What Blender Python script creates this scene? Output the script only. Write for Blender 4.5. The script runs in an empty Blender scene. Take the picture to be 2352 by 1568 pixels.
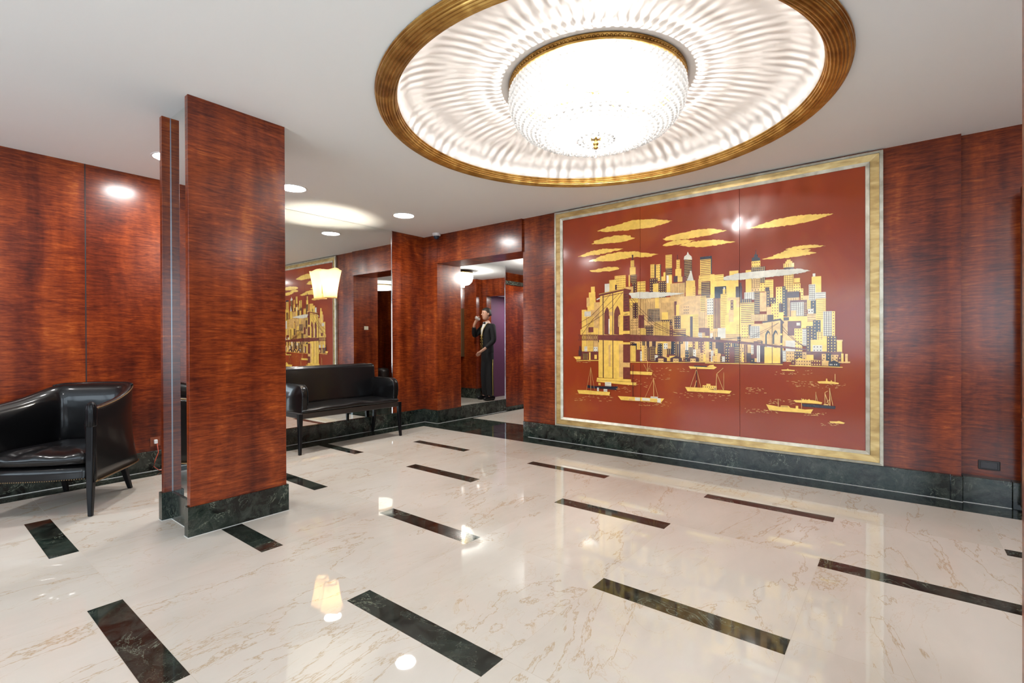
import bpy, math, random
from mathutils import Vector, Matrix
C = bpy.context.scene.collection
S = bpy.context.scene
PI = math.pi
# ------------------------------------------------------------ camera, light, exposure
cam = bpy.data.cameras.new('camera'); co = bpy.data.objects.new('camera', cam); C.objects.link(co); S.camera = co
FPX = 1127.6
cam.sensor_width = 36.0; cam.lens = 36.0 * FPX / 2352.0; cam.clip_start = 0.02
EYE = 1.18
CR = Vector((0.78448, 0.62014, -0.003747)); CU = Vector((0.000725, 0.005125, 0.999987)); CF = Vector((-0.62015, 0.784475, -0.003571))
co.matrix_world = Matrix(((CR.x, CU.x, -CF.x, 0), (CR.y, CU.y, -CF.y, 0), (CR.z, CU.z, -CF.z, EYE), (0, 0, 0, 1)))
w = bpy.data.worlds.new('daylight'); S.world = w; w.use_nodes = True
w.node_tree.nodes['Background'].inputs[0].default_value = (0.74, 0.88, 1.0, 1)
w.node_tree.nodes['Background'].inputs[1].default_value = 4.4
S.view_settings.view_transform = 'Standard'; S.view_settings.look = 'None'
S.view_settings.exposure = 0.68; S.view_settings.gamma = 1.0; S.view_settings.use_curve_mapping = False
S.cycles.use_denoising = True; S.cycles.max_bounces = 10; S.cycles.diffuse_bounces = 6; S.cycles.glossy_bounces = 6
S.cycles.transmission_bounces = 4; S.cycles.transparent_max_bounces = 12
S.cycles.sample_clamp_indirect = 8.0; S.cycles.caustics_reflective = False; S.cycles.caustics_refractive = False
CHAND_W = 27.0      # each of the chandelier's bulbs, watts
DOWN = 130.0        # radiance of a recessed lamp
CEIL = 2.661
CH = (-1.582, 2.905)   # axis of the ceiling dome and its chandelier

def px(x, y, axis, val):
    "point of the plane <axis>=val behind photo pixel (x,y)"
    d = CF * FPX + CR * (x - 1176) + CU * (784 - y)
    t = (val - (EYE if axis == 2 else 0)) / d[axis]
    q = d * t; return Vector((q.x, q.y, q.z + EYE))

# ------------------------------------------------------------ materials
def new_mat(name, col=(.5, .5, .5), rough=.5, metal=0., **kw):
    m = bpy.data.materials.new(name); m.use_nodes = True
    b = m.node_tree.nodes['Principled BSDF']
    b.inputs['Base Color'].default_value = (*col, 1); b.inputs['Roughness'].default_value = rough; b.inputs['Metallic'].default_value = metal
    for k, v in kw.items(): b.inputs[k.replace('_', ' ')].default_value = v
    return m
class N:
    def __init__(s, m): s.m = m; s.t = m.node_tree; s.b = s.t.nodes['Principled BSDF']
    def n(s, typ, **kw):
        x = s.t.nodes.new(typ)
        for k, v in kw.items(): setattr(x, k, v)
        return x
    def l(s, a, b): s.t.links.new(a, b)
    def coord(s, scale, off=None):
        tc = s.n('ShaderNodeTexCoord'); mp = s.n('ShaderNodeMapping'); mp.inputs['Scale'].default_value = scale
        src = tc.outputs['Object']
        if off is not None:
            ad = s.n('ShaderNodeVectorMath', operation='ADD'); s.l(src, ad.inputs[0]); s.l(off, ad.inputs[1]); src = ad.outputs[0]
        s.l(src, mp.inputs[0]); return mp.outputs[0]
    def noise(s, scale, vec, detail=4, dist=0., rough=.5):
        x = s.n('ShaderNodeTexNoise'); x.inputs['Scale'].default_value = scale; x.inputs['Detail'].default_value = detail
        x.inputs['Distortion'].default_value = dist; x.inputs['Roughness'].default_value = rough
        if vec is not None: s.l(vec, x.inputs['Vector'])
        return x.outputs[0]
    def ramp(s, fac, stops, interp='LINEAR'):
        r = s.n('ShaderNodeValToRGB'); r.color_ramp.interpolation = interp
        e = r.color_ramp.elements
        while len(e) < len(stops): e.new(.5)
        for i, (p, c) in enumerate(stops):
            e[i].position = p; e[i].color = (c, c, c, 1) if isinstance(c, (int, float)) else (*c, 1)
        s.l(fac, r.inputs[0]); return r.outputs[0]
    def mix(s, fac, a, b, mode='MIX'):
        x = s.n('ShaderNodeMix', data_type='RGBA', blend_type=mode)
        for i, v in ((0, fac), (6, a), (7, b)):
            if isinstance(v, (int, float)): x.inputs[i].default_value = v
            elif isinstance(v, tuple): x.inputs[i].default_value = (*v, 1)
            else: s.l(v, x.inputs[i])
        return x.outputs[2]
    def bump(s, h, strength, dist=.002):
        x = s.n('ShaderNodeBump'); x.inputs['Strength'].default_value = strength; x.inputs['Distance'].default_value = dist
        s.l(h, x.inputs['Height']); s.l(x.outputs[0], s.b.inputs['Normal'])

def wood_mat(name, dark=1.0):
    m = new_mat(name, rough=.40, Coat_Weight=.72, Coat_Roughness=.20, Coat_IOR=1.5); k = N(m)
    k.b.inputs['Specular IOR Level'].default_value = .12
    rip = k.noise(1.0, k.coord((7, 7, 66)), 3, .9, .6)
    blot = k.noise(1.0, k.coord((3.2, 3.2, 1.5)), 5, .9, .6)
    band = k.noise(1.0, k.coord((8, 8, .35)), 2, .1)
    fine = k.noise(1.0, k.coord((30, 30, 210)), 2, .2)
    a = k.mix(.50, rip, blot); a = k.mix(.26, a, band); a = k.mix(.10, a, fine)
    c = k.ramp(a, [(.36, (.034*dark, .0036*dark, .0011*dark)), (.47, (.112*dark, .0145*dark, .0028*dark)), (.57, (.235*dark, .0395*dark, .0062*dark)), (.67, (.42*dark, .107*dark, .0155*dark))])
    k.l(c, k.b.inputs['Base Color']); k.bump(blot, .12, .004)
    return m
M = {}
M['wood'] = wood_mat('mahogany_veneer')
M['seam'] = new_mat('panel_joint', (.012, .006, .005), .6)

def dark_marble(name, rough=.05, spec=.65):
    m = new_mat(name, rough=rough, Specular_IOR_Level=spec); k = N(m)
    v = k.coord((1, 1, 1))
    n1 = k.noise(5.0, v, 9, 1.6, .62); n2 = k.noise(13.0, v, 8, 2.2, .6); pt = k.noise(2.2, v, 3, .4)
    v1 = k.ramp(n1, [(.490, 0.), (.50, .9), (.508, 0.)]); v2 = k.ramp(n2, [(.490, 0.), (.50, .5), (.508, 0.)])
    cloud_ = k.ramp(k.noise(9.0, v, 8, 1.0, .7), [(.42, 0.), (.72, .9)])
    base = k.ramp(pt, [(.35, (.008, .0075, .0065)), (.5, (.006, .0095, .008)), (.60, (.007, .018, .014)), (.68, (.018, .009, .009))])
    msk = k.ramp(pt, [(.40, 0.), (.62, 1.)]); msk2 = k.ramp(k.noise(3.1, v, 4, .8), [(.45, 0.), (.6, 1.)])
    base = k.mix(cloud_, base, (.055, .066, .054))
    c1 = k.mix(v1, base, (.22, .25, .19)); c = k.mix(msk2, base, c1); c2 = k.mix(v2, c, (.16, .17, .12)); c = k.mix(msk, c, c2)
    k.l(c, k.b.inputs['Base Color']); return m
M['marble_dark'] = dark_marble('verde_marble'); M['marble_base'] = dark_marble('verde_marble_upright', .16, .40)
m = new_mat('cream_marble', rough=.022); k = N(m); M['cream'] = m
at = k.n('ShaderNodeAttribute', attribute_name='tile'); off = at.outputs['Vector']
sc = k.n('ShaderNodeVectorMath', operation='SCALE'); k.l(off, sc.inputs[0]); sc.inputs[3].default_value = 37.
v = k.coord((1.5, .62, 1), sc.outputs[0])
n1 = k.noise(1.0, v, 9, .45, .62); n2 = k.noise(2.0, v, 9, .7, .62); n3 = k.noise(1.1, v, 3, .2)
cl = k.noise(7., v, 6, .5, .6)
v1 = k.ramp(n1, [(.4948, 0.), (.5, .80), (.505, 0.)]); v2 = k.ramp(n2, [(.4952, 0.), (.5, .52), (.5043, 0.)])
base = k.ramp(n3, [(.3, (.55, .50, .43)), (.5, (.595, .55, .485)), (.7, (.63, .59, .53))])
base = k.mix(k.ramp(cl, [(.4, 0.), (.7, .25)]), base, (.70, .64, .57))
tint = k.ramp(at.outputs['Fac'], [(0., (.93, .93, .92)), (1., (1., .995, .99))])
base = k.mix(1., base, tint, 'MULTIPLY')
c = k.mix(v1, base, (.42, .30, .17)); c = k.mix(v2, c, (.50, .38, .24)); k.l(c, k.b.inputs['Base Color'])
k.b.inputs['Specular IOR Level'].default_value = .62
M['grout'] = new_mat('grout', (.42, .37, .30), .5)
M['grout_white'] = new_mat('white_grout', (.6, .6, .58), .6)
m = new_mat('ceiling_paint', (.89, .925, .94), .75); k = N(m); k.bump(k.noise(60., k.coord((1, 1, 1)), 2), .08, .002); M['ceil'] = m
M['dome'] = new_mat('dome_plaster', (.80, .765, .735), .6)
M['mirror'] = new_mat('mirror_glass', (.86, .885, .87), .012, 1.0)
M['chrome'] = new_mat('chrome', (.8, .8, .82), .12, 1.0)
M['brass'] = new_mat('brass', (.55, .38, .13), .28, 1.0)
m = new_mat('gilt', rough=.34, metal=.85); k = N(m); M['gilt'] = m
c = k.ramp(k.noise(9., k.coord((1, 1, 1)), 5, .4), [(.3, (.30, .15, .035)), (.5, (.48, .27, .07)), (.68, (.66, .42, .13))]); k.l(c, k.b.inputs['Base Color'])
m = new_mat('silver_gilt', rough=.38, metal=.35); k = N(m); M['frame_silver'] = m
c = k.ramp(k.noise(14., k.coord((1, 1, 1)), 5, .4), [(.3, (.42, .39, .30)), (.55, (.58, .56, .46)), (.75, (.68, .67, .58))]); k.l(c, k.b.inputs['Base Color'])
m = new_mat('frame_gold', rough=.40, metal=.45); k = N(m); M['frame_gold'] = m
c = k.ramp(k.noise(7., k.coord((1, 1, 3)), 6, .5), [(.3, (.36, .23, .08)), (.5, (.52, .36, .14)), (.7, (.66, .50, .23))]); k.l(c, k.b.inputs['Base Color'])
m = new_mat('black_leather', (.0035, .0035, .004), .33, Coat_Weight=.38, Coat_Roughness=.09); k = N(m); M['leather'] = m
k.bump(k.noise(260., k.coord((1, 1, 1)), 2), .10, .0008)
M['leather'].node_tree.nodes['Principled BSDF'].inputs['Specular IOR Level'].default_value = .20
M['black_wood'] = new_mat('ebonised_wood', (.004, .004, .005), .30, Coat_Weight=.10, Specular_IOR_Level=.18)
M['nail'] = new_mat('bronze_nail', (.22, .15, .08), .35, 1.0)
# chandelier glass
m = bpy.data.materials.new('crystal'); m.use_nodes = True; nt = m.node_tree; nt.nodes.clear(); M['crystal'] = m
o = nt.nodes.new('ShaderNodeOutputMaterial'); tr = nt.nodes.new('ShaderNodeBsdfTranslucent'); tr.inputs[0].default_value = (.33, .33, .325, 1)
di = nt.nodes.new('ShaderNodeBsdfDiffuse'); di.inputs[0].default_value = (.5, .5, .5, 1)
gl = nt.nodes.new('ShaderNodeBsdfGlossy'); gl.inputs['Roughness'].default_value = .08; tp = nt.nodes.new('ShaderNodeBsdfTransparent')
a1 = nt.nodes.new('ShaderNodeMixShader'); a1.inputs[0].default_value = .35; a2 = nt.nodes.new('ShaderNodeMixShader'); a2.inputs[0].default_value = .12; a3 = nt.nodes.new('ShaderNodeMixShader'); a3.inputs[0].default_value = .14
nt.links.new(tr.outputs[0], a1.inputs[1]); nt.links.new(di.outputs[0], a1.inputs[2])
nt.links.new(a1.outputs[0], a2.inputs[1]); nt.links.new(gl.outputs[0], a2.inputs[2])
nt.links.new(a2.outputs[0], a3.inputs[1]); nt.links.new(tp.outputs[0], a3.inputs[2]); nt.links.new(a3.outputs[0], o.inputs[0])
def emit(name, col, st):
    m = bpy.data.materials.new(name); m.use_nodes = True; b = m.node_tree.nodes['Principled BSDF']
    b.inputs['Base Color'].default_value = (*col, 1); b.inputs['Emission Color'].default_value = (*col, 1); b.inputs['Emission Strength'].default_value = st; return m
M['lamp'] = emit('lamp_glow', (1., .975, .955), DOWN)
M['bulb'] = emit('bulb_glow', (1., .90, .78), 60.)
M['white'] = new_mat('white_plastic', (.75, .75, .75), .35)
M['black'] = new_mat('black_plastic', (.012, .011, .012), .35)
# mural pigments
m = new_mat('red_lacquer', rough=.30, Coat_Weight=.55, Coat_Roughness=.13, Specular_IOR_Level=.15); k = N(m); M['lacquer'] = m
c = k.ramp(k.noise(1.6, k.coord((1, 1, 1)), 5, .5), [(.3, (.27, .042, .008)), (.5, (.28, .040, .013)), (.7, (.33, .066, .011))]); k.l(c, k.b.inputs['Base Color'])
def paint(name, col, var=.25, metal=.0):
    m = new_mat(name, col, .26, metal, Coat_Weight=.6, Coat_Roughness=.08); k = N(m)
    c = k.ramp(k.noise(22., k.coord((1, 1, 1)), 4, .5), [(.3, tuple(x * (1 - var) for x in col)), (.7, tuple(min(1, x * (1 + var)) for x in col))]); k.l(c, k.b.inputs['Base Color']); return m
PAL = {'r': M['lacquer'], 'g': paint('gold_leaf', (.92, .58, .11), .12, .1), 'p': paint('pale_gold', (.72, .43, .14), .2, .1), 's': paint('silver_leaf', (.74, .69, .56), .10),
       'd': paint('dark_brown_lacquer', (.060, .014, .016), .2), 'm': paint('maroon_lacquer', (.16, .030, .018), .2), 'n': paint('navy_lacquer', (.018, .016, .030), .2)}
PKEYS = list(PAL)
# ------------------------------------------------------------ mesh helpers
class MB:
    def __init__(s): s.v = []; s.f = []; s.m = []
    def add(s, vs, fs, m=0):
        b = len(s.v); s.v += [tuple(x) for x in vs]
        for f in fs: s.f.append(tuple(i + b for i in f)); s.m.append(m)
        return s
    def box(s, a, b, m=0):
        x0, y0, z0 = a; x1, y1, z1 = b
        return s.add([(x0,y0,z0),(x1,y0,z0),(x1,y1,z0),(x0,y1,z0),(x0,y0,z1),(x1,y0,z1),(x1,y1,z1),(x0,y1,z1)],
                     [(3,2,1,0),(4,5,6,7),(0,1,5,4),(1,2,6,5),(2,3,7,6),(3,0,4,7)], m)
    def loft(s, rings, m=0, cap=True, closed=True):
        n = len(rings[0]); vs = [p for r in rings for p in r]; fs = []
        for i in range(len(rings) - 1):
            for j in range(n if closed else n - 1):
                j2 = (j + 1) % n; fs.append((i*n+j, i*n+j2, (i+1)*n+j2, (i+1)*n+j))
        if cap: fs.append(tuple(reversed(range(n)))); fs.append(tuple((len(rings)-1)*n + j for j in range(n)))
        return s.add(vs, fs, m)
    def lathe(s, prof, c=(0, 0, 0), n=48, m=0):
        vs = []; fs = []
        for r, z in prof:
            for j in range(n):
                a = 2*PI*j/n; vs.append((c[0]+r*math.cos(a), c[1]+r*math.sin(a), c[2]+z))
        for i in range(len(prof)-1):
            for j in range(n):
                j2 = (j+1) % n; fs.append((i*n+j, i*n+j2, (i+1)*n+j2, (i+1)*n+j))
        return s.add(vs, fs, m)
    def tube(s, pts, r, n=8, m=0, cap=True):
        pts = [Vector(p) for p in pts]; rings = []
        rs = r if isinstance(r, (list, tuple)) else [r]*len(pts)
        for i, p in enumerate(pts):
            d = (pts[min(i+1, len(pts)-1)] - pts[max(i-1, 0)]).normalized()
            u = d.cross(Vector((0, 0, 1)));
            if u.length < .05: u = d.cross(Vector((0, 1, 0)))
            u.normalize(); q = d.cross(u)
            rings.append([p + (u*math.cos(2*PI*j/n) + q*math.sin(2*PI*j/n))*rs[i] for j in range(n)])
        return s.loft(rings, m, cap)
    def sph(s, c, r, n=10, k=6, m=0, sc=(1, 1, 1)):
        rings = []
        for i in range(k+1):
            t = PI*i/k; rr = max(math.sin(t), .02)*r; rings.append([(c[0]+rr*math.cos(2*PI*j/n)*sc[0], c[1]+rr*math.sin(2*PI*j/n)*sc[1], c[2]-math.cos(t)*r*sc[2]) for j in range(n)])
        return s.loft(rings, m)
    def build(s, name, mats, parent=None, smooth=False, bevel=0, seg=2, sub=0, origin=(0, 0, 0)):
        me = bpy.data.meshes.new(name); ox, oy, oz = origin
        me.from_pydata([(x-ox, y-oy, z-oz) for x, y, z in s.v], [], s.f)
        for mt in (mats if isinstance(mats, (list, tuple)) else [mats]): me.materials.append(mt)
        me.polygons.foreach_set('material_index', s.m)
        if smooth: me.polygons.foreach_set('use_smooth', [True]*len(s.f))
        me.update(); o = bpy.data.objects.new(name, me); C.objects.link(o)
        if parent: o.parent = parent
        else: o.location = origin
        if bevel:
            b = o.modifiers.new('bevel', 'BEVEL'); b.width = bevel; b.segments = seg; b.limit_method = 'ANGLE'; b.harden_normals = False
            me.polygons.foreach_set('use_smooth', [True]*len(s.f)) if smooth else None
        if sub:
            b = o.modifiers.new('sub', 'SUBSURF'); b.levels = sub; b.render_levels = sub
        return o
def tag(o, label, cat, group=None):
    o['label'] = label; o['category'] = cat
    if group: o['group'] = group
    return o
def thing(name, label, cat, loc=(0, 0, 0), rz=0, group=None):
    o = bpy.data.objects.new(name, None); C.objects.link(o); o.location = loc; o.rotation_euler = (0, 0, rz); o.empty_display_size = .1
    return tag(o, label, cat, group)
def struct(o): o['kind'] = 'structure'; return o
def copy_tree(o, parent=None):
    c = o.copy(); C.objects.link(c); c.parent = parent
    for ch in list(o.children): copy_tree(ch, c)
    return c
# ------------------------------------------------------------ floor
XB = [-6.07, -5.254, -4.438, -3.622, -2.793, -1.970, -1.152, -0.338, 0.455, 1.27, 2.09]
XB += [2.95]
RY = [(-3.42, -3.30), (-2.62, -2.50), (-1.83, -1.71), (-1.04, -.92), (-.25, -.13), (.525, .652), (1.275, 1.399), (2.063, 2.182), (2.974, 3.092), (3.75, 3.855)]
FX0, FX1, FY0, FY1 = -5.131, 2.9, -3.2, 4.533
fl = MB(); tiles = []; rnd = random.Random(4)
def frect(x0, x1, y0, y1, m, t):
    x0, x1 = max(x0, FX0), min(x1, FX1); y0, y1 = max(y0, FY0), min(y1, FY1)
    if x1 - x0 < 1e-4 or y1 - y0 < 1e-4: return
    fl.add([(x0, y0, 0), (x1, y0, 0), (x1, y1, 0), (x0, y1, 0)], [(0, 1, 2, 3)], m); tiles.append(t)
g = .0009
rows = [(-9, RY[0][0])] + [(RY[i][1], RY[i+1][0]) for i in range(len(RY)-1)] + [(RY[-1][1], 9)]
for ci in range(len(XB)-1):
    xa, xb = XB[ci], XB[ci+1]
    for ri, (ya, yb) in enumerate(rows):
        # strip above row ri belongs to column parity
        t = (rnd.random(), rnd.random(), rnd.random())
        top_dark = ri < len(RY) and (ci + ri) % 2 == 1 and (ci, ri) != (1, 6)
        yt = RY[ri][1] if (ri < len(RY) and not top_dark) else yb
        frect(xa + g, xb - g, ya + g, yt - g, 0, t)
        frect(xb - g, xb + g, ya - g, yt + g, 2, t); frect(xa + g, xb - g, yt - g, yt + g, 2, t)
        if top_dark:
            frect(xa + g, xb - g, RY[ri][0] + g, RY[ri][1] - g, 1, t); frect(xb - g, xb + g, RY[ri][0], RY[ri][1], 2, t); frect(xa, xb, RY[ri][1] - g, RY[ri][1] + g, 2, t)
def raw(x0, x1, y0, y1, m): fl.add([(x0, y0, 0), (x1, y0, 0), (x1, y1, 0), (x0, y1, 0)], [(0, 1, 2, 3)], m); tiles.append((rnd.random(), rnd.random(), rnd.random()))
raw(-5.45, FX0, FY0, FY1, 1); raw(-5.45, 2.9, FY1, 5.44, 1)
raw(-5.06, -.5, 5.44, 7.6, 0); raw(-5.45, -5.06, 5.44, 7.6, 1); raw(-5.45, -.5, 7.6, 9.3, 0)
raw(-5.45, 2.9, FY0 - 1.2, FY0, 0)
raw(-5.07, -3.53, 4.786, 4.79, 2)
fo = fl.build('floor', [M['cream'], M['marble_dark'], M['grout']])
atr = fo.data.attributes.new('tile', 'FLOAT_VECTOR', 'FACE')
for i, t in enumerate(tiles): atr.data[i].vector = t
struct(fo)
# ------------------------------------------------------------ ceiling with round opening
R_IN = 1.283
ce = MB(); X0, X1, Y0, Y1 = -5.46, 2.95, -4.4, 4.95
angs = sorted([2*PI*i/128 for i in range(128)] + [math.atan2(y - CH[1], x - CH[0]) % (2*PI) for x in (X0, X1) for y in (Y0, Y1)])
inn, out = [], []
for a in angs:
    c, s_ = math.cos(a), math.sin(a)
    t = min([(X1-CH[0])/c if c > 1e-9 else ((X0-CH[0])/c if c < -1e-9 else 1e9), (Y1-CH[1])/s_ if s_ > 1e-9 else ((Y0-CH[1])/s_ if s_ < -1e-9 else 1e9)])
    inn.append((CH[0]+R_IN*c, CH[1]+R_IN*s_)); out.append((CH[0]+t*c, CH[1]+t*s_))
n = len(angs)
ce.add([(x, y, CEIL) for x, y in inn] + [(x, y, CEIL) for x, y in out], [(j, (j+1) % n, n+(j+1) % n, n+j) for j in range(n)])
struct(ce.build('ceiling', M['ceil']))
cp = MB(); cp.box((-5.8, 5.24, 2.401), (-.4, 9.3, 2.5)); struct(cp.build('ceiling_passage', M['ceil']))
dm = MB(); prof = [(1.287, CEIL-.004), (1.283, CEIL+.02), (1.262, CEIL+.06), (1.21, CEIL+.105), (1.12, CEIL+.141), (1.0, CEIL+.164), (.86, CEIL+.181), (.72, CEIL+.188), (.60, CEIL+.192), (.575, CEIL+.205), (.3, CEIL+.21), (.001, CEIL+.21)]
dm.lathe(prof, (*CH, 0), 128); struct(dm.build('ceiling_dome', M['dome'], smooth=True))
# reeded gilt ring around the dome
rg = MB(); pr = []
base = [(1.412, CEIL), (1.408, CEIL-.022), (1.396, CEIL-.036), (1.37, CEIL-.047), (1.34, CEIL-.050), (1.312, CEIL-.045), (1.293, CEIL-.03), (1.284, CEIL-.006), (1.283, CEIL+.01)]
def polyline_pt(ps, t):
    L = [math.dist(ps[i], ps[i+1]) for i in range(len(ps)-1)]; d = t*sum(L)
    for i, l in enumerate(L):
        if d <= l or i == len(L)-1: u = d/l; return (ps[i][0]+(ps[i+1][0]-ps[i][0])*u, ps[i][1]+(ps[i+1][1]-ps[i][1])*u)
        d -= l
K = 132
for i in range(K+1):
    t = i/K; r, z = polyline_pt(base, t); r2, z2 = polyline_pt(base, min(1, t+.01)); r1, z1 = polyline_pt(base, max(0, t-.01))
    dx, dz = r2-r1, z2-z1; l = math.hypot(dx, dz); nx, nz = dz/l, -dx/l
    if nz > 0 and t < .9: nx, nz = -nx, -nz
    h = .0065*abs(math.sin(PI*t*11)) - .004
    pr.append((r + nx*h*(-1 if nx > 0 and t > .6 else 1), z - abs(nz)*h))
rg.lathe(pr, (*CH, 0), 160)
tag(rg.build('dome_ring', M['gilt'], smooth=True), 'huge round reeded gilt moulding ringing the lit ceiling dome', 'moulding')
# ------------------------------------------------------------ walls
WX = -5.338   # left wall wood face
def wall(name, a, b, seams=(), axis=1, face=None, mat='wood'):
    "box wall, with thin recessed-looking joints on one face"
    mb = MB(); mb.box(a, b, 0)
    for sdat in seams: mb.box(*sdat, 1)
    return struct(mb.build(name, [M[mat], M['seam']]))
BZ = .181
def base(name, a, b, gro=None):
    mb = MB(); mb.box(a, b, 0)
    if gro: mb.box(*gro, 1)
    return struct(mb.build(name, [M['marble_base'], M['grout_white']], bevel=.002, seg=1))
wall('wall_left', (-5.6, -4.4, BZ-.01), (WX, 2.25, CEIL+.01), [((WX-.02, 1.007, BZ), (WX+.0012, 1.015, CEIL))])
base('baseboard_left', (-5.6, -4.4, 0), (WX+.014, 2.25, BZ), ((WX, -4.4, 0), (WX+.017, 2.25, .004)))
# mirror wall beyond the pillar
wall('wall_back_left', (-5.6, 2.25, BZ-.01), (-5.43, 4.80, CEIL+.01))
p = MB(); p.box((-5.43, 4.222, BZ-.005), (-5.405, 4.79, CEIL+.005)); struct(p.build('wall_back_left_panel', M['wood']))
base('baseboard_back_left', (-5.6, 2.25, 0), (-5.388, 4.80, BZ+.008), ((-5.4, 2.25, 0), (-5.384, 4.788, .004)))
wm = thing('wall_mirror', 'large floor-to-ceiling mirror on the wall behind the black loveseat', 'mirror', (-5.43, 3.2, BZ+.008))
mb = MB(); mb.box((-5.429, 2.26, BZ+.009), (-5.41, 4.214, CEIL-.003)); mb.build('glass', M['mirror'], wm, origin=wm.location)
mb = MB(); mb.box((-5.429, 4.215, BZ+.009), (-5.403, 4.2215, CEIL-.003)); mb.build('edge_strip', M['chrome'], wm, origin=wm.location)
# pier, beam and passage
YD = 4.79; XJ = -5.13; XM = -3.628; YM = 4.815
wall('wall_pier', (-5.6, YD, BZ-.01), (XJ, 5.262, CEIL+.01))
base('baseboard_pier', (-5.6, YD-.012, 0), (XJ+.012, 5.262, BZ+.004), ((-5.39, YD-.015, 0), (XJ+.015, 5.262, .004)))
wall('wall_beam', (XJ+.004, YD, 2.261), (XM, 5.215, CEIL+.01))
wall('wall_beam_upper', (XJ-.3, 5.2, 2.395), (-.4, 5.25, CEIL+.2))
# passage left side: mirror above dark marble, then low partition
wall('wall_passage_left', (-5.6, 5.262, BZ), (XJ-.03, 6.32, 2.41))
base('baseboard_passage_left', (-5.6, 5.262, 0), (XJ+.008, 6.32, BZ+.018), ((XJ-.01, 5.262, 0), (XJ+.012, 6.32, .004)))
pm = thing('passage_mirror', 'tall mirror on the left side of the passage, reflecting a man in black', 'mirror', (XJ-.03, 5.8, BZ+.018))
mb = MB(); mb.box((XJ-.028, 5.264, BZ+.019), (XJ-.002, 6.306, 2.399)); mb.build('glass', M['mirror'], pm, origin=pm.location)
mb = MB(); mb.box((XJ-.028, 6.307, BZ+.019), (XJ+.004, 6.319, 2.399)); mb.build('edge_strip', M['chrome'], pm, origin=pm.location)
wall('wall_partition', (-5.6, 6.32, .06), (XJ-.02, 7.1, 2.10))
mb = MB(); mb.box((-5.6, 6.32, 0), (XJ-.005, 7.1, .06)); mb.box((-5.6, 6.32, 2.10), (XJ+.005, 7.1, 2.165)); struct(mb.build('trim_1', M['marble_dark']))
# far wall of the passage with its doorway, nearer wall section to the right
YF = 7.48
wall('wall_far_right', (-3.59, 7.29, BZ+.01), (-.4, 7.6, 2.41)); wall('wall_far_return', (-3.70, YF, 0), (-3.59, 7.62, 2.41))
base('baseboard_far', (-3.60, 7.275, 0), (-.4, 7.6, BZ+.02))
wall('wall_far_beam', (-5.6, YF, 2.055), (-3.70, YF+.12, 2.41))
wall('wall_far_left', (-5.6, YF, 0), (-4.95, YF+.12, 2.41))
PUR = new_mat('plum_wall', (.11, .035, .085), .6)
mb = MB(); mb.box((-5.6, 8.9, 0), (-3.0, 9.0, 2.3)); struct(mb.build('wall_lift_back', PUR))
mb = MB(); mb.box((-3.70, 7.62, 0), (-3.58, 8.9, 2.3)); struct(mb.build('wall_lift_side', PUR))
mb = MB(); mb.box((-5.6, YF+.12, 2.08), (-3.0, 9.0, 2.2)); struct(mb.build('ceiling_lift', M['ceil']))
base('baseboard_lift', (-5.6, 8.87, 0), (-3.7, 8.9, .1))
# mural wall (right), its passage return and the recessed bay at the far right
wall('wall_right', (XM, YM, BZ), (.348, 5.30, CEIL+.01))
wall('wall_right_bay', (.348, 4.87, BZ), (2.95, 5.30, CEIL+.01))
base('baseboard_right', (-3.545, 4.786, 0), (.286, 5.3, BZ+.002), ((-3.54, 4.782, 0), (.284, 4.8, .004)))
base('baseboard_right_step', (.290, 4.768, 0), (.352, 5.3, BZ), ((.284, 4.764, 0), (.354, 4.78, .004)))
base('baseboard_right_bay', (.354, 4.79, 0), (.606, 5.3, BZ+.006), ((.354, 4.786, 0), (.606, 4.8, .004)))
base('baseboard_right_end', (.608, 4.78, 0), (2.95, 5.3, BZ+.006))
mb = MB(); mb.box((XM+.005, 4.795, 0), (-3.547, 5.3, BZ+.001)); struct(mb.build('baseboard_right_jamb', M['marble_dark'], bevel=.002, seg=1))
wall('wall_passage_right', (-.5, 5.3, 0), (-.38, 7.3, 2.41))
# unseen sides of the lobby, with assumed window openings, sized for the daylight they let in
wall('wall_street_left', (-5.6, -4.45, 0), (-5.0, -4.3, CEIL+.01)); wall('wall_street_right', (2.3, -4.45, 0), (2.95, -4.3, CEIL+.01))
wall('wall_street_top', (-5.0, -4.45, 2.5), (2.3, -4.3, CEIL+.01))
wall('wall_east_south', (2.8, -4.4, 0), (2.95, -3.2, CEIL+.01)); wall('wall_east_north', (2.8, .6, 0), (2.95, 5.0, CEIL+.01)); wall('wall_east_top', (2.8, -3.2, 2.5), (2.95, .6, CEIL+.01)); wall('wall_east_sill', (2.8, -3.2, 0), (2.95, .6, .3))
wall('wall_passage_end', (-5.8, 5.2, 0), (-5.6, 9.3, 2.41))
def window(name, pts_, z0, z1):
    (xa, ya), (xb, yb) = pts_; mb = MB(); n_ = 6
    for i in range(n_+1):
        t = i/n_; x, y = xa+(xb-xa)*t, ya+(yb-ya)*t; mb.box((x-.035, y-.035, z0), (x+.035, y+.035, z1))
    for z in (z0, z1-.06): mb.box((min(xa, xb)-.03, min(ya, yb)-.03, z), (max(xa, xb)+.03, max(ya, yb)+.03, z+.06))
    struct(mb.build(name, M['black_wood']))
wall('wall_street_sill', (-5.0, -4.45, 0), (2.3, -4.3, .7)); window('window_1', ((-5.0, -4.37), (2.3, -4.37)), .7, 2.5); window('window_2', ((2.87, -3.2), (2.87, .6)), .3, 2.5)
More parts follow.
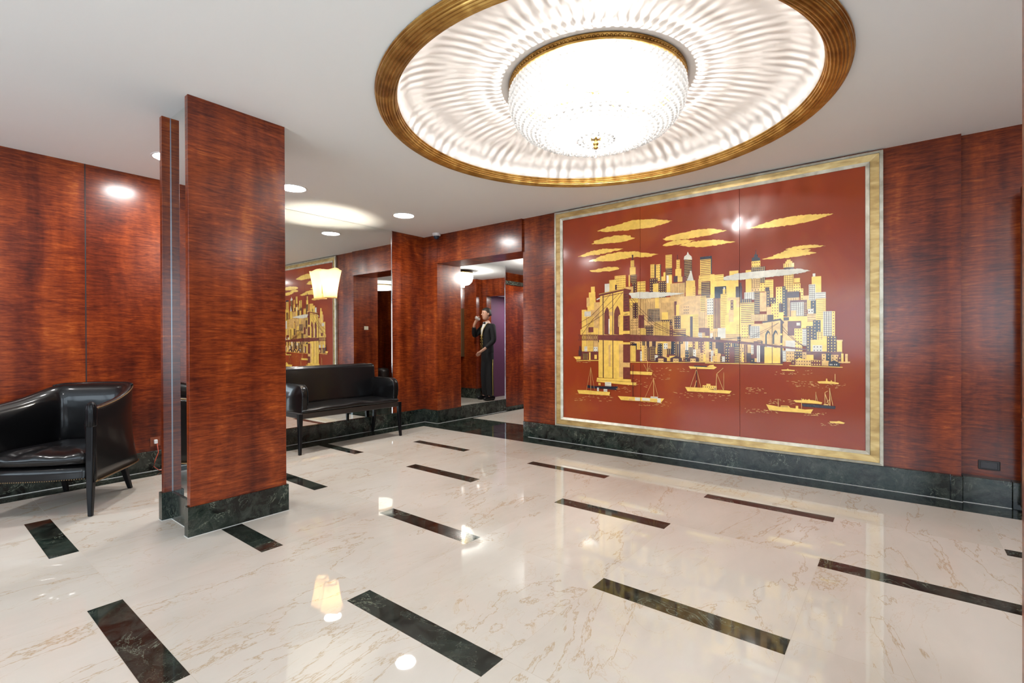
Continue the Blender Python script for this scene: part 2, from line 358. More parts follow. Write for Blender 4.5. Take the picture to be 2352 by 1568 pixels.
# wood-veneered post at the right frame edge and the open door behind it
mb = MB(); mb.box((.2385, 1.62, .0), (.60, 1.75, CEIL)); tag(mb.build('door_post', M['wood'], bevel=.003), 'nearby mahogany door post filling the extreme right edge of the view', 'post')
dr = thing('entry_door', 'dark narrow door leaf seen edge-on beside the right edge, with chrome and brass fittings', 'door', (.66, 4.5, 0))
mb = MB(); mb.box((.643, 4.70, .03), (.72, 4.765, 2.2)); mb.build('door_leaf', new_mat('dark_door', (.05, .014, .008), .3), dr, bevel=.002, origin=dr.location)
for z0, z1, mt, nm in ((1.92, 2.06, 'chrome', 'top_plate'), (1.84, 1.885, 'brass', 'hinge'), (.02, .075, 'brass', 'floor_hinge'), (1.27, 1.31, 'brass', 'lock')):
    mb = MB(); mb.box((.640, 4.69, z0), (.70, 4.71, z1)); mb.build(nm, M[mt], dr, bevel=.002, origin=dr.location)
mb = MB(); mb.tube([(.65, 4.67, .55), (.65, 4.67, .70)], .012, 12); mb.sph((.652, 4.67, .63), .02); mb.build('door_handle', M['chrome'], dr, smooth=True, origin=dr.location)
# ------------------------------------------------------------ mirrored pillar
pl = thing('pillar', 'square pillar of two mahogany slabs with a mirror between on a dark marble plinth', 'pillar', (-3.6, 1.40, 0))
PO = pl.location
def pb(name, a, b, mt, bev=.0015): mb = MB(); mb.box(a, b); return mb.build(name, mt, pl, bevel=bev, seg=1, origin=PO)
pb('front_panel', (-3.397, 1.110, BZ-.004), (-3.350, 1.702, CEIL), M['wood'])
pb('back_panel', (-3.848, 1.110, BZ-.004), (-3.806, 1.702, CEIL), M['wood'])
pb('mirror_strip', (-3.806, 1.160, BZ-.002), (-3.397, 1.650, CEIL-.001), M['mirror'], 0)
mb = MB(); mb.tube([(-3.806, 1.158, BZ), (-3.806, 1.158, CEIL)], .0015, 6); mb.build('corner_bead', new_mat('dull_metal', (.30, .33, .36), .45, .9), pl, origin=PO)
mb = MB(); mb.box((-3.399, 1.096, 0), (-3.340, 1.713, BZ)); mb.box((-3.855, 1.096, 0), (-3.800, 1.713, BZ)); mb.box((-3.800, 1.150, 0), (-3.399, 1.66, BZ-.002))
mb.box((-3.402, 1.093, 0), (-3.337, 1.716, .003), 1); mb.box((-3.858, 1.093, 0), (-3.797, 1.716, .003), 1); mb.box((-3.8, 1.147, 0), (-3.4, 1.66, .003), 1)
mb.build('plinth', [M['marble_base'], M['grout_white']], pl, origin=PO)
# ------------------------------------------------------------ recessed lamps
def downlight(x, y, label, z=CEIL):
    t = thing('recessed_light', label, 'ceiling light', (x, y, z), 0, 'round recessed ceiling lights')
    a = MB(); a.lathe([(.132, 0), (.130, -.005), (.118, -.006), (.112, 0), (.110, .004)], (0, 0, 0), 40); a.build('trim_ring', M['white'], t, smooth=True)
    b = MB(); b.lathe([(.112, -.001), (.06, -.006), (.001, -.008)], (0, 0, 0), 40); b.build('lamp_disc', M['lamp'], t, smooth=True)
    return t
downlight(-4.63, 3.79, 'round recessed ceiling light in front of the mirror end, nearest the camera dome')
downlight(-4.63, 2.43, 'round recessed ceiling light just right of the pillar top')
downlight(-4.63, 1.41, 'round recessed ceiling light half hidden left of the pillar')
downlight(-4.35, 8.1, 'added round light in the lift ceiling behind the man, brightening the plum wall', 2.08)  # added lamp, there to brighten the plum lift walls
for x, y, l in ((-4.63, -.6, 'added round ceiling light over the left wall, outside the view, to brighten the room'), (1.45, 3.4, 'added round ceiling light at the right, outside the view, to brighten the room'), (1.45, .6, 'added round ceiling light right of the camera, outside the view, to brighten the room'), (-1.6, -1.6, 'added round ceiling light behind the camera, to brighten the room')):
    downlight(x, y, l)  # unseen lamps added to raise the room's brightness
# ------------------------------------------------------------ chandelier
def bulb_light(parent, loc, watt, r=.02, col=(1., .965, .93)):
    l = bpy.data.lights.new('bulb', 'POINT'); l.energy = watt; l.shadow_soft_size = r; l.color = col
    o = bpy.data.objects.new('bulb', l); C.objects.link(o); o.parent = parent; o.location = loc; return o
cz = 2.83
ch = thing('crystal_chandelier', 'big glowing basket chandelier of crystal beads hanging in the ceiling dome', 'chandelier', (*CH, cz))
mb = MB(); mb.lathe([(.535, .035), (.572, .034), (.575, .028), (.568, .024), (.568, .006), (.575, .003), (.57, -.003), (.55, -.004), (.545, .0), (.545, .03), (.535, .035)], (0, 0, 0), 128); mb.build('crown_band', M['gilt'], ch, smooth=True)
fr = MB()
for i in range(150):
    a = 2*PI*i/150; fr.sph((.570*math.cos(a),   .570*math.sin(a), .015), .008, 6, 4)
fr.build('crown_fretwork', M['gilt'], ch, smooth=True)
bowl = [(.553, -.006), (.560, -.04), (.562, -.085), (.552, -.135), (.528, -.185), (.487, -.232), (.430, -.268), (.360, -.292), (.28, -.307), (.19, -.316), (.10, -.321), (.045, -.324)]
LB = sum(math.dist(bowl[i], bowl[i+1]) for i in range(len(bowl)-1))
def strand_mesh(cut):
    mb = MB(); t = .03
    while t < 1.:
        r, z = polyline_pt(bowl, t); n_ = NS if t < .50 else (NS/2 if t < .80 else NS/4)
        if t >= cut: break
        rad = max(.006, min(.0192, r*math.sin(PI/n_)*.97)); mb.sph((r, 0, z), rad, 8, 6); t += rad*2.06/LB
    return mb
NS = 88
protos = [strand_mesh(c_).build('crystal_strand', M['crystal'], ch, smooth=True) for c_ in (1., .50, .80)]
for i in range(NS):
    p_ = protos[(0, 1, 2, 1)[i % 4]]
    c = p_ if i < 3 else p_.copy()
    if i >= 3: C.objects.link(c); c.parent = ch
    c.rotation_euler = (0, 0, 2*PI*i/NS)
# central rosette of crystals, gold finial and hanging drop
mb = MB()
for rr, nn in ((.05, 9), (.085, 14), (.12, 20)):
    for i in range(nn):
        a = 2*PI*i/nn; mb.sph((rr*math.cos(a), rr*math.sin(a), -.330-.004*math.cos(a*3)), .012, 8, 5)
mb.build('rosette', M['crystal'], ch, smooth=True)
mb = MB(); mb.lathe([(.001, -.392), (.010, -.389), (.017, -.378), (.009, -.368), (.016, -.362), (.021, -.351), (.009, -.338), (.024, -.328), (.045, -.322), (.001, -.315)], (0, 0, 0), 20); mb.build('finial', M['brass'], ch, smooth=True)
mb = MB()
for i in range(5): mb.sph((0, 0, -.400 - i*.011), .0055 if i < 4 else .008, 8, 5)
mb.build('crystal_drop', M['crystal'], ch, smooth=True)
mb = MB()
for i in range(6):
    a = 2*PI*i/6 + .3; mb.tube([(0, 0, -.02), (.13*math.cos(a), .13*math.sin(a), -.05), (.27*math.cos(a), .27*math.sin(a), -.05)], .006, 6)
mb.tube([(0, 0, .04), (0, 0, -.32)], .008, 8); mb.build('arm_frame', M['brass'], ch, smooth=True)
for i in range(5):
    a = 2*PI*i/5 + .3; bulb_light(ch, (.15*math.cos(a), .15*math.sin(a), -.19), CHAND_W, .016)
# ------------------------------------------------------------ pendant in the passage (seen in its mirror)
pe = thing('crystal_pendant', 'small beaded crystal ceiling light reflected in the passage mirror', 'ceiling light', (-4.19, 6.27, 2.401))
mb = MB(); mb.lathe([(.05, 0), (.05, -.02), (.185, -.03), (.19, -.045), (.18, -.05), (.05, -.03)], (0, 0, 0), 32); mb.build('crown', M['brass'], pe, smooth=True)
mb = MB(); bp2 = [(.18, -.05), (.185, -.12), (.165, -.19), (.12, -.235), (.05, -.25)]
for j in range(11):
    r, z = polyline_pt(bp2, j/10); nn = max(6, int(2*PI*r/.034))
    for i in range(nn): a = 2*PI*(i+.5*(j % 2))/nn; mb.sph((r*math.cos(a), r*math.sin(a), z), .014, 6, 4)
mb.build('beads', M['crystal'], pe, smooth=True)['kind'] = 'stuff'
mb = MB()
for i in range(7): a = 2*PI*i/7; mb.sph((.035*math.cos(a), .035*math.sin(a), -.285), .014, 6, 4)
mb.build('tail', M['crystal'], pe, smooth=True)
bulb_light(pe, (0, 0, -.12), 85., .03, (1, .95, .88))
dl = thing('drum_light', 'two-tier crystal drum light reflected beside the mirror edge', 'ceiling light', (-2.1, 6.45, 2.399))
mb = MB(); mb.lathe([(.42, -.0), (.42, -.06), (.40, -.07), (.3, -.07), (.3, -.10), (.28, -.14), (.001, -.15)], (0, 0, 0), 40); mb.build('drum', emit('drum_glow', (1., .95, .86), 1.6), dl, smooth=True)
mb = MB(); mb.lathe([(.425, -.06), (.428, -.068), (.40, -.075), (.30, -.075)], (0, 0, 0), 40); mb.build('band', M['brass'], dl, smooth=True)
# ------------------------------------------------------------ alabaster wall lamp on the mirror
sx, sy, sz = -5.30, 3.235, 1.86
sn = thing('wall_lamp', 'glowing amber glass cup wall lamp mounted on the large mirror', 'lamp', (-5.41, sy, sz-.1))
mb = MB(); mb.box((-5.409, sy-.04, sz-.12), (-5.395, sy+.04, sz+.02)); mb.tube([(-5.40, sy, sz-.08), (-5.33, sy, sz-.12)], .01, 8); mb.build('bracket', M['brass'], sn, bevel=.003, origin=sn.location)
m = bpy.data.materials.new('alabaster'); m.use_nodes = True; k = N(m); M['alab'] = m
k.b.inputs['Base Color'].default_value = (.9, .72, .45, 1); k.b.inputs['Roughness'].default_value = .3
tr = k.n('ShaderNodeBsdfTranslucent'); tr.inputs[0].default_value = (.92, .76, .54, 1); mx = k.n('ShaderNodeMixShader'); mx.inputs[0].default_value = .8
k.l(k.b.outputs[0], mx.inputs[1]); k.l(tr.outputs[0], mx.inputs[2]); k.l(mx.outputs[0], k.t.nodes['Material Output'].inputs[0])
mb = MB(); rings = []; nn = 40
for i in range(13):
    t = i/12; ring = []
    for j in range(nn):
        a = 2*PI*j/nn; lob = 1 + .05*math.cos(3*a+.5) + .03*math.cos(5*a)
        r = (.078 + .055*t**1.4)*lob
        top = .155 + .012*math.sin(2*a+1) + .006*math.cos(5*a)
        z = -.175 + t*(.175+top) - (0 if i else 0)
        ring.append((sx + r*.82*math.cos(a), sy + r*math.sin(a), sz + z))
    rings.append(ring)
mb.loft(rings, 0, cap=False)
gsh = mb.build('glass_cup', M['alab'], sn, smooth=True, origin=sn.location); md = gsh.modifiers.new('thick', 'SOLIDIFY'); md.thickness = .006
mb = MB(); mb.sph((sx, sy, sz-.02), .032, 12, 8); mb.build('lamp_bulb', emit('sconce_bulb', (1., .88, .70), 700.), sn, smooth=True, origin=sn.location)
# ------------------------------------------------------------ mural
YP = 4.797
mu = thing('mural', 'wide red lacquer skyline mural in a gold and silver frame on the right wall', 'artwork', (-1.62, YM, 1.4))
MO = mu.location
fx0, fx1, fz0, fz1 = -3.146, -.102, .186, 2.645      # outer frame
ix0, ix1, iz0, iz1 = -3.040, -.215, .288, 2.545
def frame_ring(mb, o, i, d0, d1, m):
    "mitred rectangular ring; o/i = (x0,x1,z0,z1); d0 depth outer edge, d1 depth inner edge"
    A = [(o[0], o[2]), (o[1], o[2]), (o[1], o[3]), (o[0], o[3])]; B = [(i[0], i[2]), (i[1], i[2]), (i[1], i[3]), (i[0], i[3])]
    vs = [(x, YM, z) for x, z in A] + [(x, YM-d0, z) for x, z in A] + [(x, YM-d1, z) for x, z in B] + [(x, YM, z) for x, z in B]
    fs = []
    for s0 in (0, 4, 8):
        for j in range(4): fs.append((s0+j, s0+(j+1) % 4, s0+4+(j+1) % 4, s0+4+j))
    mb.add(vs, fs, m)
mb = MB(); fw, fh = (ix0-fx0), (iz0-fz0)
def rr(t): return (fx0+fw*t, fx1-(fx1-ix1)*t, fz0+fh*t, fz1-(fz1-iz1)*t)
frame_ring(mb, rr(0), rr(.20), .034, .040, 0); frame_ring(mb, rr(.215), rr(.74), .036, .030, 1); frame_ring(mb, rr(.755), rr(1.0), .038, .026, 0)
mb.build('frame', [M['frame_silver'], M['frame_gold']], mu, origin=MO)
SX = [ix0, -2.103, -1.147, ix1]
class Art:
    "flat painted shapes clipped to the three panels, each later shape a hair in front"
    def __init__(s): s.p = [MB(), MB(), MB()]; s.k = 0
    def poly(s, pts, c):
        s.k += 1; y = YP - .00003 - s.k*.0000042
        for i in range(3):
            q = clip(clip(pts, SX[i]+.0016, 1), SX[i+1]-.0016, -1)
            if len(q) >= 3:
                s.p[i].add([(x, y, z) for x, z in q], [tuple(range(len(q)))], PKEYS.index(c))
    def rect(s, x0, z0, x1, z1, c): s.poly([(x0, z0), (x1, z0), (x1, z1), (x0, z1)], c)
def clip(ps, X, sgn):
    out = []
    for i in range(len(ps)):
        a, b = ps[i-1], ps[i]; ia, ib = (a[0]-X)*sgn >= 0, (b[0]-X)*sgn >= 0
        if ia != ib: t = (X-a[0])/(b[0]-a[0]); out.append((X, a[1]+(b[1]-a[1])*t))
        if ib: out.append(b)
    return out
A = Art()
ZO = {1: (1300, 560, 5.2265), 2: (1620, 560, 5.2265), 3: (1300, 820, 6.918), 4: (1640, 820, 6.918), 5: (1300, 470, 3.5636)}
def W(z, x, y):
    ox, oy, s = ZO[z]; q = px(ox + x/s, oy + y/s, 1, YP); return (q.x, q.z)
def P(z, pts, c): A.poly([W(z, *q) for q in pts], c)
def line(z, pts, c, wd=.004):
    q = [W(z, *a) for a in pts]
    for a, b in zip(q, q[1:]):
        dx, dz = b[0]-a[0], b[1]-a[1]; l = math.hypot(dx, dz) or 1; nx, nz = -dz/l*wd/2, dx/l*wd/2
        A.poly([(a[0]+nx, a[1]+nz), (b[0]+nx, b[1]+nz), (b[0]-nx, b[1]-nz), (a[0]-nx, a[1]-nz)], c)
CON = {'g': 'm', 'p': 'd', 's': 'd', 'd': 'g', 'm': 'g', 'n': 'p', 'r': 'g'}
def bld(z, x0, y0, x1, y1, c, pat='', pc=None):
    a = W(z, x0, y0); b = W(z, x1, y1); X0, Z1 = a; X1, Z0 = b
    xm = W(z, x1, y0)[1]; Z1 = (a[1] + xm)/2; Z0 = (b[1] + W(z, x0, y1)[1])/2
    A.rect(X0, Z0, X1, Z1, c); pc = pc or CON[c]; wd, hg = X1-X0, Z1-Z0
    u = .012
    if pat in ('o', 'w'):
        nx = max(1, int((wd-.006)/.0165)); nz = max(1, int((hg-.01)/.021))
        for i in range(nx):
            for j in range(nz):
                cx = X0 + (i+.5)*wd/nx; cy = Z0 + (j+.5)*hg/nz; A.rect(cx-.0036, cy-.0046, cx+.0036, cy+.0046, pc)
    if pat in ('h', 'H', '#'):
        st = .0155 if pat != 'H' else .0165; n_ = max(1, int(hg/st)); th = .0030 if pat != 'H' else .0065
        if pat == '#': th = .0028
        for j in range(n_): cy = Z0 + (j+.5)*hg/n_; A.rect(X0+.003, cy-th/2, X1-.003, cy+th/2, pc)
    if pat in ('v', '#'):
        st = .0155; n_ = max(1, int(wd/st)); th = .0028
        for j in range(n_): cx = X0 + (j+.5)*wd/n_; A.rect(cx-th/2, Z0+.003, cx+th/2, Z1-.003, pc)
for i in range(3): A.p[i].box((SX[i]+.0015, YP, iz0), (SX[i+1]-.0015, YM, iz1), 0)
# gold clouds
def cloud(z, pts, c='g', seed=1):
    r = random.Random(seed); q = []
    for i in range(len(pts)):
        a, b = pts[i], pts[(i+1) % len(pts)]; n_ = max(2, int(math.dist(a, b)/14))
        for j in range(n_):
            t = j/n_; q.append((a[0]+(b[0]-a[0])*t + (r.uniform(-9, 9) if j else 0), a[1]+(b[1]-a[1])*t + (r.uniform(-3.5, 3.5) if j else 0)))
    P(z, q, c)
cloud(5, [(255,215),(330,185),(440,160),(560,125),(700,116),(872,130),(820,150),(700,185),(620,195),(450,214),(330,224)], seed=1)
cloud(5, [(207,320),(250,290),(330,265),(430,250),(525,250),(530,265),(567,270),(480,300),(350,316),(250,323)], seed=2)
cloud(5, [(95,428),(160,400),(200,380),(330,358),(470,360),(380,382),(300,402),(180,420)], seed=3)
cloud(5, [(186,465),(250,435),(330,405),(450,385),(590,382),(620,392),(760,405),(680,425),(560,430),(380,462)], seed=4)
cloud(5, [(192,537),(260,525),(360,508),(455,516),(380,540),(260,553),(210,550)], seed=5)
cloud(5, [(790,280),(860,250),(960,228),(1090,200),(1180,195),(1317,212),(1230,235),(1050,272),(900,290),(820,294)], seed=6)
cloud(5, [(790,335),(830,310),(930,286),(1060,290),(1000,310),(930,325),(820,340)], seed=7)
cloud(5, [(920,336),(1000,310),(1130,290),(1250,286),(1388,303),(1300,320),(1120,348),(1000,345)], seed=8)
cloud(5, [(1475,193),(1540,180),(1600,160),(1700,125),(1820,100),(1960,82),(2188,72),(2150,88),(2060,120),(1980,140),(1850,165),(1740,180),(1600,194)], seed=9)
cloud(5, [(1795,364),(1880,340),(2000,326),(2130,336),(2040,352),(1920,365),(1850,368)], seed=10)
cloud(5, [(1603,445),(1680,425),(1760,390),(1840,365),(2005,366),(1980,380),(2050,394),(1960,415),(1850,430),(1700,445)], seed=11)
B1 = """790 130 808 195 d|775 198 818 280 g h|766 280 836 370 g|752 372 768 510 g|775 370 850 470 d h|790 465 848 580 d o
1013 245 1062 410 g h|1062 250 1080 410 d|1080 245 1132 445 g o|1130 245 1142 440 n|1195 130 1272 290 g h|1195 290 1274 380 d h|1335 130 1342 190 d|1325 190 1367 300 g h|1313 300 1385 395 g|1335 395 1397 455 g|1292 385 1340 460 d
1418 185 1513 440 d h|1610 150 1752 365 n|1610 185 1738 380 g H|1595 375 1735 450 g h|1590 420 1625 540 g h|1145 390 1195 445 g|1170 340 1195 395 g|855 450 955 578 g o|1400 390 1445 560 m
1005 415 1103 600 d o|1045 475 1110 580 g|1110 450 1205 740 d w|1207 375 1273 600 g|1207 378 1232 470 s|1440 440 1550 520 g|1522 510 1555 680 g h|1552 615 1610 860 m|1437 520 1522 860 g|1253 470 1430 590 p v|1253 590 1425 660 p v|1253 655 1420 870 d # p
585 380 718 560 g o|520 432 600 600 g|465 478 522 600 s|590 490 610 550 d|720 515 808 600 p|300 513 347 580 g|275 580 353 650 g|248 645 285 760 p|285 640 357 800 g|340 700 410 880 p|190 790 245 1330 g|245 790 400 1330 p|258 745 300 1100 g|222 810 298 870 s h|260 870 335 1090 g h|335 880 385 1080 p|175 1025 210 1090 g o|305 1010 390 1090 g|270 1000 330 1060 m
760 640 1777 1110 p|865 660 985 870 p v|760 655 865 760 g o|985 690 1070 780 p v|1070 640 1115 770 g|1135 700 1320 910 p v|1150 820 1225 920 g|1300 690 1330 860 m|1322 730 1358 860 g|1408 740 1480 845 p o|1380 850 1525 1110 g|1523 845 1610 1120 g h|1490 870 1523 1120 d
803 710 863 895 d w|770 780 805 900 p|870 855 940 1010 m|940 870 980 970 p|985 780 1130 930 n #|1300 865 1375 1015 d w|1135 910 1278 975 d w|775 900 865 1025 p o|1055 935 1245 1105 g #|1245 980 1283 1110 m w|945 980 1050 1095 d w|860 1015 895 1095 p o|895 1015 960 1100 g h|775 1030 860 1095 p v|1283 1020 1440 1110 m H|1440 1020 1490 1110 g
1588 545 1668 605 g h|1625 455 1730 650 d h|1612 628 1682 810 g H|1682 655 1777 860 s o|1590 810 1695 1000 p v|1695 855 1777 1040 g o|1595 1005 1728 1065 m|1588 1065 1635 1130 s h|1635 1065 1700 1130 p h|1735 1070 1765 1130 s"""
B2 = """62 365 112 650 g|112 368 222 445 g h|290 322 398 400 g|112 440 398 520 g|112 510 252 660 n|252 510 398 780 g|398 380 470 600 r|365 510 442 760 d|405 465 435 510 d|485 315 552 570 g|485 420 552 590 g|556 205 662 285 g o|552 275 720 470 n #|555 420 660 560 p #
655 470 730 570 g o|718 430 818 660 g h|550 530 655 575 p o|978 188 1025 215 g|962 208 1045 240 g|938 232 1068 282 g v|945 280 1062 345 d o|945 345 1060 580 g #|1065 410 1137 465 g|1055 475 1145 580 g o|1145 535 1178 670 g o|1178 620 1245 680 p|848 515 925 720 g o|925 510 965 860 n w|965 550 985 870 d|985 572 1130 650 d|720 520 770 570 d
1290 355 1322 392 s|1278 390 1392 585 g|1243 485 1322 680 s #|1322 580 1447 660 s h|1330 655 1447 930 g h|988 645 1130 870 p v|1015 675 1222 880 m|1027 700 1183 865 s #|1183 700 1222 860 m h|1027 800 1090 870 p|1222 675 1265 790 g h|1265 680 1330 835 n w|1230 780 1300 838 s o|1222 838 1330 925 p h|1415 808 1525 1110 s #|1520 808 1558 1110 g o|1385 910 1415 1110 g
940 870 1225 940 g|940 880 1005 918 d|1152 925 1225 1010 g|980 925 1152 1115 m|1225 930 1293 990 g|1293 915 1385 1170 n w|1213 985 1300 1290 d w|1070 1015 1165 1290 g o|1165 1018 1215 1220 s h|1095 945 1140 980 s|0 650 420 1140 p|470 580 588 670 s v|655 580 735 810 p|588 570 655 840 d h|435 660 560 710 d v|422 705 588 975 g H
735 560 775 760 d w|775 645 848 720 d w|738 755 795 860 p|793 715 885 925 g o|885 712 920 825 d|880 820 940 925 g|745 850 820 925 d|550 845 745 925 p v|22 655 98 850 s o|98 652 188 1015 m v|185 600 270 1000 g h|212 540 243 600 g|218 520 240 545 s|258 680 345 830 g|305 675 338 795 m o|345 670 375 1100 g|370 760 430 1100 g|28 850 98 1040 g o|240 850 345 1120 g|285 790 340 935 p|370 965 410 1100 g h
430 960 690 1170 p|435 970 520 1170 g o|520 970 550 1100 d|538 985 655 1145 s #|90 1050 200 1140 p v|150 1010 245 1140 s|60 1070 92 1140 s|0 1008 55 1130 m|245 1080 430 1150 p h|930 920 990 1120 p|930 1100 1070 1230 p|965 1160 1080 1300 s|1340 1055 1415 1165 g #|1265 1150 1460 1400 g|1290 1215 1405 1380 s o|1415 1105 1460 1330 g|1460 1105 1575 1340 d w|1575 1150 1650 1170 p|1580 1165 1643 1340 g"""
def blds(z, txt):
    for t in txt.replace('\n', '|').split('|'):
        q = t.split(); bld(z, *map(float, q[:4]), q[4], q[5] if len(q) > 5 else '', q[6] if len(q) > 6 else None)
P(2, [(558,208),(558,165),(584,162),(588,128),(601,124),(607,50),(613,124),(628,128),(631,162),(655,165),(657,208)], 'n')
blds(1, B1)
P(1, [(1415,188),(1422,150),(1450,130),(1463,92),(1478,125),(1508,150),(1515,188)], 's'); P(1, [(1452,440),(1490,345),(1486,325),(1508,320),(1512,345),(1534,440)], 's')
blds(2, B2)
# waterfront below the bridge deck
rb = random.Random(11)
def low(z, x0, x1, ya, yb):
    x = x0
    while x < x1:
        w_ = rb.uniform(28, 72); h_ = rb.uniform(50, 230); c = rb.choice('ggppmmddsn'); bld(z, x, yb-h_, min(x+w_, x1), yb-rb.uniform(0, 20), c, rb.choice(['', 'o', 'h', 'v', 'o'])); x += w_*rb.uniform(.55, 1.)
bld(1, 775, 1150, 1777, 1330, 'p'); bld(1, 775, 1300, 1777, 1418, 'm'); bld(2, 0, 1130, 930, 1330, 'p'); bld(2, 0, 1320, 930, 1435, 'm'); bld(2, 930, 1290, 1640, 1420, 'm')
low(1, 775, 1777, 1160, 1330); low(2, 70, 940, 1160, 1330); low(1, 775, 1777, 1260, 1415); low(2, 70, 940, 1260, 1430)
for t in ("930 1280 970 1410 s h", "975 1290 1070 1415 p o", "1070 1295 1165 1400 d o", "1165 1300 1215 1400 p o", "1215 1330 1300 1420 g", "1400 1320 1450 1430 p o", "1450 1310 1510 1430 n o", "1510 1330 1600 1440 p o", "1590 1350 1640 1440 m o", "1632 1315 1660 1430 g", "1680 1320 1712 1430 p", "1035 1400 1120 1455 m o", "1085 1390 1270 1465 p o", "1270 1390 1420 1465 m o", "1400 1400 1480 1460 p"):
    q = t.split(); bld(2, *map(float, q[:4]), q[4], q[5] if len(q) > 5 else '')
P(2, [(1090,1395),(1130,1362),(1170,1380),(1420,1400),(1270,1395)], 'g'); P(2, [(1480,1425),(1545,1395),(1615,1430),(1615,1475),(1480,1465)], 'n')
for x in (1495, 1515, 1548, 1572): bld(2, x, 1440, x+12, 1455, 's')
for z, x in ((1, 1075), (1, 1255), (1, 1460)):
    P(z, [(x, 1420), (x, 1370), (x+70, 1342), (x+140, 1370), (x+140, 1420)], 'd'); bld(z, x+35, 1375, x+100, 1418, 'p', 'o')
line(1, [(770,1420),(1200,1422),(1777,1415)], 'g', .006); line(2, [(0,1428),(930,1448)], 'g', .006); line(2, [(1010,1458),(1650,1480)], 'g', .006); line(2, [(1600,1420),(1740,1420)], 'p', .012)
blds(1, """225 1230 265 1325 s h|260 1160 330 1300 g h|335 1235 385 1310 s o|165 1290 395 1400 m|205 1310 270 1390 d v|280 1300 300 1390 g|345 1330 375 1380 g|155 1275 195 1340 d|165 1225 180 1280 d""")
P(1, [(95,1352),(180,1350),(180,1385),(125,1385)], 'g'); line(1, [(130,1398),(395,1398)], 'g', .008)
# left bridge tower
P(1, [(412,602),(695,545),(695,1165),(400,1165)], 'g')
P(1, [(395,1160),(690,1160),(690,1620),(395,1600)], 'g')
P(1, [(692,545),(785,555),(762,592),(772,1080),(778,1165),(690,1165)], 'm'); P(1, [(690,1210),(775,1205),(775,1612),(690,1612)], 'm')
for a in ((690,812,770,860), (690,1042,770,1080), (640,1180,775,1205)): bld(1, *a, 'g')
for x0, x1, sp, ap, ax in ((462, 526, 810, 755, 497), (580, 656, 800, 740, 622)):
    P(1, [(x0,1085),(x0,sp+40),(x0+8,sp),(ax-14,ap+22),(ax,ap),(ax+14,ap+22),(x1-6,sp),(x1,sp+40),(x1,1090)], 'm')
bld(1, 640, 850, 690, 1160, 'g'); bld(1, 520, 815, 575, 860, 'p'); bld(1, 515, 900, 527, 1080, 's'); bld(1, 630, 865, 650, 995, 'p')
for a in ((444,600,458,1620), (560,575,572,1620), (390,1150,400,1180)): bld(1, *a, 'd')
bld(1, 515, 1210, 540, 1470, 'p'); bld(1, 640, 1200, 690, 1600, 'p')
P(1, [(392,600),(700,532),(788,552),(770,585),(700,560),(402,632)], 'm'); line(1, [(400,604),(700,538)], 'g', .005); line(1, [(440,640),(690,585)], 'm', .007)
for x in (700, 712): 
    for y in range(610, 1040, 34): line(1, [(x, y), (x+38, y-7)], 'd', .004)
P(3, [(498,325),(1040,352),(1040,398),(1122,402),(1122,447),(900,432),(490,388)], 'g'); line(3, [(500,362),(1035,392)], 'm', .003)
bld(3, 912, 85, 1020, 160, 'p')
# right bridge tower
P(2, [(690,932),(905,905),(905,1250),(690,1205)], 'p'); P(2, [(712,1235),(905,1250),(905,1432),(712,1432)], 'g'); P(2, [(905,900),(948,945),(925,962),(932,1430),(902,1430)], 'd')
for x0, x1, ax, ap in ((722, 780, 755, 1036), (812, 872, 845, 1032)):
    P(2, [(x0,1200),(x0,1090),(ax-20,ap+22),(ax,ap),(ax+20,ap+22),(x1,1090),(x1,1210)], 'n'); P(2, [(x0+18,1200),(x0+18,1095),(ax+4,ap+26),(x1,1095),(x1,1208)], 'p')
P(2, [(678,935),(905,895),(948,942),(925,955),(900,918),(690,950)], 'd'); bld(2, 800, 940, 808, 1430, 'd')
for y in (1075, 1190): bld(2, 903, y, 925, y+22, 'g')
# deck, truss and cables
P(1, [(388,1092),(770,1088),(1300,1105),(1777,1135),(1777,1172),(1300,1170),(770,1168),(388,1152)], 'm')
P(2, [(0,1138),(350,1160),(700,1198),(1000,1232),(1230,1262),(1230,1278),(1000,1256),(700,1222),(350,1192),(0,1170)], 'm')
line(1, [(150,1092),(390,1092)], 'm', .006); line(1, [(150,1152),(390,1152)], 'm', .006)
for i in range(11): x = 160+i*21; line(1, [(x,1092),(x+21,1152)], 'm', .004); line(1, [(x+21,1092),(x,1152)], 'm', .004)
for a in ([(690,575),(560,760),(400,880),(190,1010)], [(540,600),(430,740),(300,870),(165,950)], [(640,600),(520,720),(330,900),(195,1090)]): line(1, a, 'd', .004)
for dy in (0, 26, 60): line(1, [(768,600+dy*2),(880,760+dy*1.5),(1060,940+dy),(1250,1040+dy*.6),(1480,1108)], 'd', .0035)
for i in range(14): x = 800+i*46; line(1, [(x, 650+i*32), (x+2, 1098)], 'd', .0018)
for dy in (0, 22): line(2, [(925,985+dy*2),(1000,1075+dy),(1100,1170+dy*.6),(1225,1250)], 'd', .0035); line(2, [(885,945),(760,1010+dy),(560,1110+dy),(200,1142),(0,1125)], 'd', .003)
# steam clouds
cloud(1, [(762,590),(900,578),(1080,578),(1300,586),(1425,590),(1300,615),(1100,645),(930,658),(790,652)], 's', 21)
cloud(2, [(222,400),(380,355),(560,335),(740,318),(900,308),(1130,298),(1268,322),(1150,352),(960,378),(800,395),(500,425),(360,438),(225,436)], 's', 22)
line(1, [(372,670),(412,650)], 's', .014)
